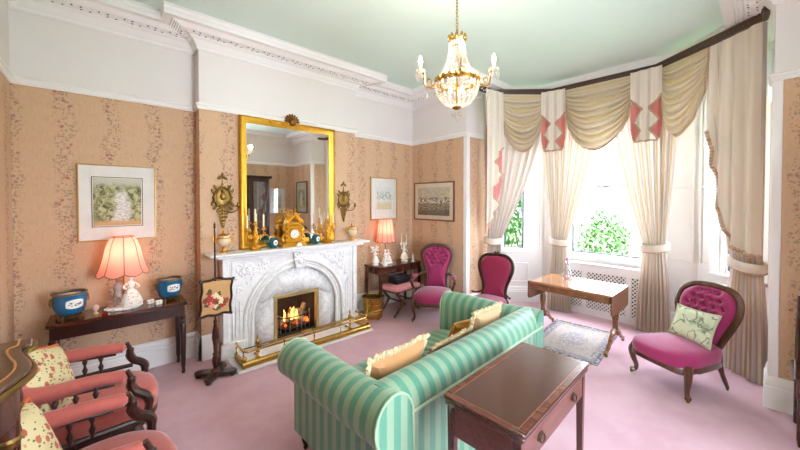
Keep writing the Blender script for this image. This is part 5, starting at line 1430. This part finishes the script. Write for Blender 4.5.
# ------------------------------------------------------------------ pelmet, swags, tails and curtains of the bay
AP = [(4.06, 2.74), (4.375, 2.69), (4.885, 2.23), (4.955, 1.92), (4.985, 1.12), (4.955, .80), (4.64, .37), (4.30, .02)]
ZP = 3.27
PATH = [(4.00, 2.745), (4.33, 2.715), (4.93, 2.12), (4.985, .90), (4.29, .01), (4.10, -.005)]
def unit(a, b):
    d = Vector((b[0]-a[0], b[1]-a[1], 0)); d.normalize(); return d
m = MB(); vs = []; fs = []; prof = [(0, -.05), (.02, -.055), (.045, -.05), (.05, -.03), (.04, -.015), (.05, 0), (.05, .02), (.03, .03), (0, .03)]
K = len(prof)
for i, p in enumerate(PATH):
    a = PATH[max(i-1, 0)]; b = PATH[min(i+1, len(PATH)-1)]; d = unit(a, b); n_ = Vector((-d.y, d.x, 0)) * -1
    for o_, z in prof: vs.append((p[0]+n_.x*(o_-.02), p[1]+n_.y*(o_-.02), ZP+z))
for i in range(len(PATH)-1):
    for k in range(K): fs.append((i*K+k, i*K+(k+1) % K, (i+1)*K+(k+1) % K, (i+1)*K+k))
fs += [tuple(range(K)), tuple((len(PATH)-1)*K+k for k in range(K))]
m.add(vs, fs)
t = thing('curtain_pelmet', 'dark bronze moulded pelmet rail running round the top of the bay', 'pelmet', (0, 0, 0))
m.build('moulding', PELMET, t, sharp=30)
m = MB()
for i in range(len(PATH)-1):
    a, b = Vector(PATH[i]+(0,)), Vector(PATH[i+1]+(0,)); L = (b-a).length; d = unit(a, b); n_ = Vector((d.y, -d.x, 0)); N = int(L/.04)
    for k in range(N):
        p = a.lerp(b, (k+.5)/N)+n_*.026; m.ell((p.x, p.y, ZP-.02), (.014, .014, .012), 6, 4)
o = m.build('bead_run', PELMET, t); o['kind'] = 'stuff'

def swag(A, B, drop, side, label, folds=10):
    A, B = Vector((A[0], A[1], ZP-.045)), Vector((B[0], B[1], ZP-.045)); d = unit(A, B); n_ = Vector((d.y, -d.x, 0))
    t = thing('curtain_swag', label, 'swag', tuple((A+B)/2), 0, 'swags across the top of the bay'); C0 = (A+B)/2
    def f(v, u):
        sh = sin(pi*u)**.75; depth = side+(drop-side)*sh
        s = v**1.05
        x = u+(.5-u)*.10*v
        p = A.lerp(B, x)-Vector((0, 0, 1))*(s*depth)
        # folds hang as nested curves, gathered at the two upper corners
        rg = (abs(sin(pi*folds*(max(0, v-.1)/.9+.02*sin(7*u+folds))))**.7-.5)*(.028+.045*v)*(.5+.5*sin(pi*u))*min(1, v*6)
        p += n_*(.045+.10*sin(pi*min(v, 1)*.75)*sin(pi*u)**.6+rg)-Vector((0, 0, 1))*(.35*rg)
        return tuple(p-C0)
    m = MB(); m.grid(f, 130, 40); m.build('draped_cloth', SWAG, t, sharp=80)
    m = MB(); m.tube([f(1.0, k/40) for k in range(41)], .012, 6); m.build('fringe', FRINGE, t)
    for e_ in (0, 1): m = MB(); m.tube([f(v/10, e_) for v in range(11)], .008, 6); m.build('edge_braid', FRINGE, t)
swag(AP[1], AP[2], .86, .42, 'cream silk swag over the left canted window of the bay')
swag(AP[3], AP[4], .90, .50, 'widest cream silk swag over the middle bay window')
swag(AP[5], AP[6], .86, .42, 'cream silk swag over the right canted window of the bay')

def inside(x, y, poly):
    c = False; j = len(poly)-1
    for i in range(len(poly)):
        if (poly[i][1] > y) != (poly[j][1] > y) and x < (poly[j][0]-poly[i][0])*(y-poly[i][1])/(poly[j][1]-poly[i][1])+poly[i][0]: c = not c
        j = i
    return c
def cut_panel(A, B, poly, fwd, disp, nu, nv, org):
    """cloth spanned between A and B, cut to poly (u across, metres down)"""
    A, B = Vector((A[0], A[1], ZP-.04)), Vector((B[0], B[1], ZP-.04)); d = unit(A, B); n_ = Vector((d.y, -d.x, 0))
    H = max(q[1] for q in poly); P = lambda u, z: tuple(A.lerp(B, u)-Vector((0, 0, z))+n_*(fwd+disp(u, z))-org)
    vs = {}; V = []; fs = []; uv = []
    def vid(i, j):
        if (i, j) not in vs: vs[(i, j)] = len(V); V.append(P(i/nu, H*j/nv)); uv.append((i/nu, j/nv))
        return vs[(i, j)]
    for j in range(nv):
        for i in range(nu):
            if inside((i+.5)/nu, H*(j+.5)/nv, poly): fs.append((vid(i, j), vid(i+1, j), vid(i+1, j+1), vid(i, j+1)))
    m = MB(); m.add(V, fs, None, uv); return m, P
def tail(A, B, front, lining, hem, label, pleats, name='curtain_tail', amp=.024, fr=.011):
    A3 = Vector((A[0], A[1], 0)); B3 = Vector((B[0], B[1], 0)); org = (A3+B3)/2+Vector((0, 0, ZP-.04))
    t = thing(name, label, 'curtain tail', tuple(org), 0, 'tails between the swags')
    dsp = lambda u, z: amp*cos(2*pi*pleats*u)*min(1, .3+z)
    m, P = cut_panel(A, B, front, .11, dsp, 48, 110, org); m.build('front_cloth', TAILM, t, sharp=80)
    if lining:
        m, P2 = cut_panel(A, B, lining, .085, lambda u, z: dsp(u, z)*.6, 40, 90, org); m.build('rose_lining', LINING, t, sharp=80)
        m = MB()
    m = MB()
    pts = []
    for i in range(len(hem)-1):
        for k in range(10): q = k/10; pts.append(P(hem[i][0]*(1-q)+hem[i+1][0]*q, hem[i][1]*(1-q)+hem[i+1][1]*q))
    pts.append(P(*hem[-1])); m.tube(pts, [fr*(1.25 if k % 2 else .75) for k in range(len(pts))], 6); m.build('fringe', FRINGE, t)
hg = [(0, .33), (.40, .47), (.10, .62), (.36, .73), (.12, .86), (.88, .86), (.64, .73), (.90, .62), (.60, .47), (1, .33)]
fr_ = [(0, 0), (1, 0)]+list(reversed(hg)); ln = [(0.02, .2), (.98, .2), (1, .70), (.92, .84), (.08, .84), (0, .70)]
tail(AP[2], AP[3], fr_, ln, hg, 'short zigzag tail with rose lining left of the middle swag', 3)
tail(AP[4], AP[5], fr_, ln, hg, 'short zigzag tail with rose lining right of the middle swag', 3)
hm = [(1.0, .42), (1.0, .80), (.55, 1.02), (.98, 1.2), (.35, 1.46), (.75, 1.64), (.15, 1.95), (0, 2.05)]
tail((4.02, 2.745), AP[1], [(0, 0), (1, 0)]+hm, [(.1, .5), (1, .5), (1.05, 1.2), (.82, 1.64), (.25, 1.98), (.05, 1.9)], hm[1:], 'long cascading tail with rose lining at the left end of the bay', 3)
hm = [(0, .4), (0, .86), (.07, 1.06), (.06, 1.22), (.17, 1.40), (.20, 1.55), (.30, 1.70), (.36, 1.88), (.5, 2.0), (.7, 2.06), (1, 2.08)]
tail((4.705, .31), (4.37, -.045), [(1, 0), (0, 0)]+hm, None, hm[1:], 'broad plain cream tail with fringed diagonal edge at the right end of the bay', 3.5, amp=.03, fr=.018)

def along(pts, s):
    L = [(Vector(pts[i+1])-Vector(pts[i])).length for i in range(len(pts)-1)]; tot = sum(L); q = s*tot
    for i, l in enumerate(L):
        if q <= l or i == len(L)-1: return Vector(pts[i]).lerp(Vector(pts[i+1]), min(1, q/l))
        q -= l
def curtain(top, tie, dirn, wt, bot, wb, zt, label, pleats, nrm, p=1.5, skew=0.0):
    """top: plan polyline; tie, bot: plan centres; dirn: plan direction of the gathered cloth"""
    d = Vector((dirn[0], dirn[1])).normalized(); n_ = Vector(nrm).normalized(); Z0 = ZP-.06
    t = thing('window_curtain', label, 'curtain', (bot[0], bot[1], 0), 0, 'tied back curtains of the bay'); O = Vector((bot[0], bot[1], 0))
    vt = (Z0-zt)/Z0
    tie, bot = Vector(tie), Vector(bot)
    def f(u, v):
        a = along(top, u); b = tie+d*(u-.5)*wt; c = bot+d*(u-.5)*wb
        if v < vt:
            s = (v/vt); k = s**p; q = a.lerp(b, k); amp = .022+.012*(1-s)
            z = Z0-v*Z0-.10*sin(pi*s)*abs((a-b).dot(d))*.4
        else:
            s = (v-vt)/(1-vt); q = b.lerp(c, sin(pi/2*s)); amp = .022+.02*s; z = Z0-v*Z0
        w_ = amp*cos(2*pi*pleats*u)+.008*sin(2*pi*pleats*2.3*u+v*3)
        q = q+n_*w_
        return (q.x-O.x, q.y-O.y, max(z, .006))
    m = MB(); m.grid(f, 120, 60); m.build('drape', DRAPE, t, sharp=80)
    # tieback band hugging the gather
    c0 = tie; R1 = wt/2+.035; R2 = .06
    def band(u, v):
        a = 2*pi*u; q = c0+d*(R1*cos(a))+n_*(R2*sin(a)+.005); z = zt+.045-.09*v+.05*(d.x*skew+d.y*skew)*cos(a)+.022*sin(a)*-1
        q = q+n_*(.01*sin(pi*v)*sin(a))
        return (q.x-O.x, q.y-O.y, z)
    m = MB(); m.grid(band, 32, 5, cu=True); tb = m.build('tieback', TAILM, t, solid=.012)
    m = MB(); m.tube([band(k/32, 1.0) for k in range(32)], .010, 6, closed=True); m.build('tieback_fringe', FRINGE, tb)
    return t
curtain([(4.16, 2.80), (4.36, 2.77), (4.93, 2.22)], (4.43, 2.76), (.8, -.6), .20, (4.42, 2.77), .34, 1.05, 'striped silk curtain tied back at the left end of the bay', 8, (-.6, -.8), 1.6, .4)
curtain([(4.93, 2.28), (5.00, 2.10), (5.05, 1.42)], (5.03, 2.03), (.2, -1), .19, (5.03, 2.03), .32, 1.05, 'striped silk curtain tied back left of the middle bay window', 8, (-1, -.1), 1.35, .3)
curtain([(5.05, 1.42), (5.01, .92), (4.90, .63)], (5.04, .90), (-.05, -1), .22, (5.04, .90), .36, 1.08, 'striped silk curtain tied back right of the middle bay window', 8, (-1, .1), 1.35, -.3)
curtain([(4.70, .42), (4.42, .08), (4.30, -.0)], (4.45, .10), (-.65, -.76), .24, (4.44, .10), .36, 1.06, 'striped silk curtain tied back at the right end of the bay', 8, (-.75, .65), 1.5, .3)
# ------------------------------------------------------------------ chandelier
t = thing('chandelier', 'brass and crystal basket chandelier with lit candle bulbs hanging from the green ceiling', 'chandelier', (1.775, 1.396, ZC*(1-.8875)))
t.scale = (.8875, .8875, .8875)
Z = 2.326                      # ring height
m = MB(); m.lathe([(.0005, ZC), (.07, ZC), (.07, ZC-.012), (.03, ZC-.04), (.012, ZC-.05), (.0005, ZC-.05)], 16); m.build('ceiling_rose', BRASS, t)
z = ZC-.055; k = 0
while z > Z+.345:
    m = MB(); a = k % 2
    m.tube([(.009*cos(q)*(1-a), .009*cos(q)*a, z-.012+.017*sin(q)) for q in [2*pi*j/10 for j in range(10)]], .0028, 5, closed=True, up=(0, 1, 0) if a == 0 else (1, 0, 0)); m.build('chain_link', BRASSD, t)
    z -= .025; k += 1
m = MB(); m.lathe([(.008, .355), (.03, .34), (.06, .325), (.066, .31), (.06, .295), (.05, .30), (.0005, .305)], 20, (0, 0, Z))
for q in range(10):
    a = 2*pi*q/10; m.ell((.062*cos(a), .062*sin(a), Z+.335), (.012, .012, .024), 6, 5)
m.build('crown', BRASS, t)
m = MB(); m.lathe([(.150, -.012), (.158, -.016), (.162, 0), (.158, .018), (.150, .016), (.148, 0), (.150, -.012)], 36, (0, 0, Z), cap=False)
for q in range(20):
    a = 2*pi*q/20; m.ell((.16*cos(a), .16*sin(a), Z+.014), (.014, .014, .02), 6, 4)
m.build('ring', BRASS, t)
m = MB(); m.lathe([(.006, .33), (.006, .0), (.014, -.02), (.006, -.05), (.006, -.20)], 8, (0, 0, Z)); m.build('centre_rod', BRASS, t)
rr = random.Random(6)
for q in range(20):            # strands from the crown to the ring and round the basket
    a = 2*pi*q/20; m = MB(); N = 13
    for j in range(N):
        s = j/(N-1); r = .058+(.150-.058)*s**2.2; m.octa((r*cos(a), r*sin(a), Z+.29-.275*s), .0085, .0105)
    m.build('upper_strand', CRYSTW, t)
for q in range(24):
    a = 2*pi*q/24; m = MB(); N = 13
    for j in range(N):
        s = j/(N-1); th = s*pi/2*.93; r = .152*cos(th)+.012; m.octa((r*cos(a), r*sin(a), Z-.02-.165*sin(th)), .0095 if j < 9 else .006, .0115)
    m.build('basket_strand', CRYSTW, t)
m = MB(); m.lathe([(.03, -.185), (.036, -.19), (.036, -.197), (.02, -.205), (.0005, -.21)], 14, (0, 0, Z)); m.build('bottom_boss', BRASS, t)
for q in range(7):
    a = 2*pi*q/6; r = .03 if q < 6 else 0; m = MB(); m.octa((r*cos(a), r*sin(a), Z-.225-(.03 if q == 6 else 0)), .005, .008); m.octa((r*cos(a), r*sin(a), Z-.25-(.03 if q == 6 else 0)), .010, .02); m.build('bottom_drop', CRYST, t)
NA = 4
for q in range(NA):
    a = 2*pi*q/NA+radians(-46); M = RZ(a)
    m = MB(); m.tube([tuple(M @ Vector(p)) for p in cat([(.155, 0, Z), (.19, 0, Z-.03), (.235, 0, Z-.025), (.25, 0, Z+.03), (.24, 0, Z+.055), (.26, 0, Z+.08), (.275, 0, Z+.085)], 5)], .007, 7)
    m.tube([tuple(M @ Vector(p)) for p in cat([(.19, 0, Z-.03), (.20, 0, Z+.02), (.225, 0, Z+.03), (.228, 0, Z+.005)], 4)], .005, 6); arm = m.build('arm', BRASS, t)
    c = M @ Vector((.275, 0, Z+.085))
    m = MB(); m.lathe([(.008, -.012), (.03, .0), (.04, .010), (.036, .012), (.01, .008), (.011, .03)], 14, tuple(c)); m.build('drip_pan', CRYSTW, arm)
    m = MB(); m.lathe([(.010, .01), (.010, .055), (.0005, .055)], 10, tuple(c)); m.build('candle_tube', WAX, arm)
    m = MB(); m.lathe([(.008, .055), (.015, .07), (.016, .085), (.010, .105), (.003, .122), (.0005, .125)], 10, tuple(c)); m.build('bulb', BULB, arm)
    m = MB()
    for j in range(9):
        b = 2*pi*j/9; m.octa((c.x+.036*cos(b), c.y+.036*sin(b), c.z-.008), .005, .008); m.octa((c.x+.036*cos(b), c.y+.036*sin(b), c.z-.04), .0085, .026)
    m.build('prism_drops', CRYSTW, arm)
    g = M @ Vector((.225, 0, Z-.06)); m = MB(); m.octa(tuple(g), .006, .01); m.octa((g.x, g.y, g.z-.035), .013, .028); m.build('pendant_drop', CRYSTW, arm)
    m = MB()
    for j in range(9):
        s_ = j/8; p_ = M @ Vector((.16+.11*s_, 0, Z+.075*s_-.10*sin(pi*s_))); m.octa(tuple(p_), .006, .008)
    m.build('crystal_garland', CRYSTW, arm)
    l = bpy.data.lights.new('candle_bulb_light', 'POINT'); l.energy = CHANDELIER_W; l.color = (1.0, .86, .66); l.shadow_soft_size = .03
    o = bpy.data.objects.new('candle_bulb_light', l); COL.objects.link(o); o.parent = t; o.location = (c.x, c.y, c.z+.09)
INBULB = emit('basket_bulb_glow', (255, 230, 190), 1.6)
for q in range(3):
    a = 2*pi*q/3+.4; m = MB(); m.ell((.05*cos(a), .05*sin(a), Z-.06), (.018, .018, .026), 10, 6); m.build('inner_bulb', INBULB, t)
l = bpy.data.lights.new('basket_light', 'POINT'); l.energy = CHANDELIER_W*.2; l.color = (1.0, .86, .66); l.shadow_soft_size = .05
o = bpy.data.objects.new('basket_light', l); COL.objects.link(o); o.parent = t; o.location = (0, 0, Z-.10)

# ------------------------------------------------------------------ foreground cabinet at the left edge
t = thing('serpentine_cabinet', 'dark wooden serpentine display cabinet with brass edging at the left edge of the view', 'cabinet', (XL+.004, 1.28, 0))
CT = 1.20
o_ = cat([(.366, -.55), (.39, -.42), (.36, -.28), (.335, -.16), (.357, -.076), (.376, -.028), (.392, .037), (.387, .101), (.371, .156), (.357, .212), (.356, .249), (.371, .264), (.366, .33)], 4)
out = [(0.035, -.55)]+[(x, y) for x, y in o_]+[(0.035, .33)]
m = MB(); m.prism(out, CT-.03, CT); tp = m.build('cabinet_top', wood('walnut_cabinet_top', (92, 58, 36), (60, 34, 22), 1, .22, .5), t, bevel=.005)
m = MB(); m.tube([(x-.03, y, CT+.0005) for x, y in o_], .0028, 5); m.build('inlay_line', plain('boxwood_inlay', (190, 130, 66), .4), tp)
m = MB(); m.tube([(x+.004, y, CT-.018) for x, y in o_], .008, 6); m.build('brass_moulding', BRASSD, tp)
inn_ = [(0.045, -.53)]+[(x-.022, y*.96) for x, y in o_]+[(0.045, .317)]
m = MB(); m.prism(inn_, CT-.13, CT-.0305); m.build('frieze', MAHOGY, t)
m = MB(); m.prism(inn_, .06, .18); m.build('plinth', MAHOGY, t)
m = MB(); m.box(.045, .065, -.53, .317, .18, CT-.13); m.build('back_panel', DARKW, t)
for i in (1, 14, 26, 36, 46):
    x, y = o_[min(i, len(o_)-1)]; x -= .045; y *= .94
    m = MB(); m.lathe([(.02, .18), (.026, .22), (.018, .26), (.018, CT-.22), (.026, CT-.17), (.02, CT-.131)], 12, (x, y, 0)); po = m.build('column', MAHOGY, t)
    m = MB(); m.lathe([(.0205, CT-.21), (.028, CT-.19), (.0205, CT-.175)], 12, (x, y, 0)); m.build('brass_capital', BRASSD, po)
m = MB(); P = [(x-.06, y*.93) for x, y in o_]
m.grid(lambda u, v: (P[min(int(u*(len(P)-1)+.5), len(P)-1)][0], P[min(int(u*(len(P)-1)+.5), len(P)-1)][1], .181+(CT-.312)*v), len(P)-1, 1); m.build('glass_front', glassy('cabinet_glass', (214, 206, 196), .2), t)
for zz in (.5, .8):
    m = MB(); m.prism([(0.066, -.48)]+[(x-.08, y*.88) for x, y in o_]+[(0.066, .29)], zz-.008, zz); m.build('shelf', MAHOGY, t)
for x, y in ((.08, -.49), (.30, -.49), (.08, .28), (.30, .28)):
    m = MB(); m.lathe([(.02, 0), (.034, .02), (.034, .04), (.024, .06)], 12, (x, y, 0)); m.build('foot', DARKW, t)

# ------------------------------------------------------------------ bookcase seen in the mirror
t = thing('glazed_bookcase', 'tall dark glazed bookcase against the wall behind the viewpoint, seen in the mirror', 'bookcase', (2.72, YF+.006, 0))
BW, BD, BH = .44, .34, 2.27
m = MB(); y0 = .045
m.box(-BW, -BW+.03, y0, BD, .08, BH-.1); m.box(BW-.03, BW, y0, BD, .08, BH-.1); m.box(-BW+.03, BW-.03, y0, y0+.02, .08, BH-.1); m.box(-BW, BW, y0, BD, .0, .08); m.box(-BW, BW, y0, BD, BH-.1, BH-.06); m.build('carcass', DARKW, t, bevel=.003)
m = MB(); m.prism([(y0, BH-.06), (BD+.01, BH-.06), (BD+.06, BH-.01), (BD+.06, BH), (y0, BH)], -BW-.05, BW+.05, 'yz'); m.build('cornice', DARKW, t)
for zz in (.75, 1.1, 1.45, 1.8):
    m = MB(); m.box(-BW+.03, BW-.03, y0+.02, BD-.05, zz-.02, zz); m.build('shelf', DARKW, t)
for sg in (-1, 1):
    x0, x1 = sorted((sg*.003, sg*(BW-.032))); m = MB()
    m.box(x0, x0+.04, BD-.02, BD, .72, BH-.102); m.box(x1-.04, x1, BD-.02, BD, .72, BH-.102); m.box(x0+.04, x1-.04, BD-.02, BD, .72, .76); m.box(x0+.04, x1-.04, BD-.02, BD, BH-.142, BH-.102); d = m.build('glazed_door', DARKW, t)
    m = MB(); m.box(x0+.04, x1-.04, BD-.013, BD-.008, .76, BH-.142); m.build('pane', glassy('bookcase_glass', (226, 226, 226), .15), d)
    m = MB(); m.box(x0, x1, BD-.02, BD, .085, .70); d = m.build('panel_door', DARKW, t, bevel=.004)
    m = MB(); m.ell(((x1-.02 if sg < 0 else x0+.02), BD+.008, .45), .012, 8, 6); m.build('knob', BRASSD, d)
# ------------------------------------------------------------------ edge of a hall chair at the right border
t = thing('hall_chair', 'dark red wooden chair just entering at the right border by the wallpapered wall', 'chair', (3.62, -.36, 0), radians(90))
for sx in (-1, 1):
    m = MB(); m.tube(cat([(sx*.18, -.18, .0), (sx*.18, -.17, .42), (sx*.175, -.2, .72), (sx*.165, -.26, .93)], 5), .017, 8); m.build('rear_leg', MAHOGY, t)
    m = MB(); m.lathe([(.012, 0), (.018, .05), (.016, .3), (.022, .36), (.02, .43)], 10, (sx*.18, .18, 0)); m.build('front_leg', MAHOGY, t)
m = MB(); m.prism(rr_out(.215, .21, .03), .43, .46); m.build('seat', MAHOGY, t, bevel=.006)
m = MB(); m.tube(cat([(-.17, -.255, .90), (-.1, -.262, .95), (0, -.265, .965), (.1, -.262, .95), (.17, -.255, .90)], 5), .022, 8); m.build('top_rail', MAHOGY, t)
m = MB(); m.tube(cat([(-.165, -.21, .70), (0, -.222, .69), (.165, -.21, .70)], 5), .014, 8); m.build('cross_rail', MAHOGY, t)
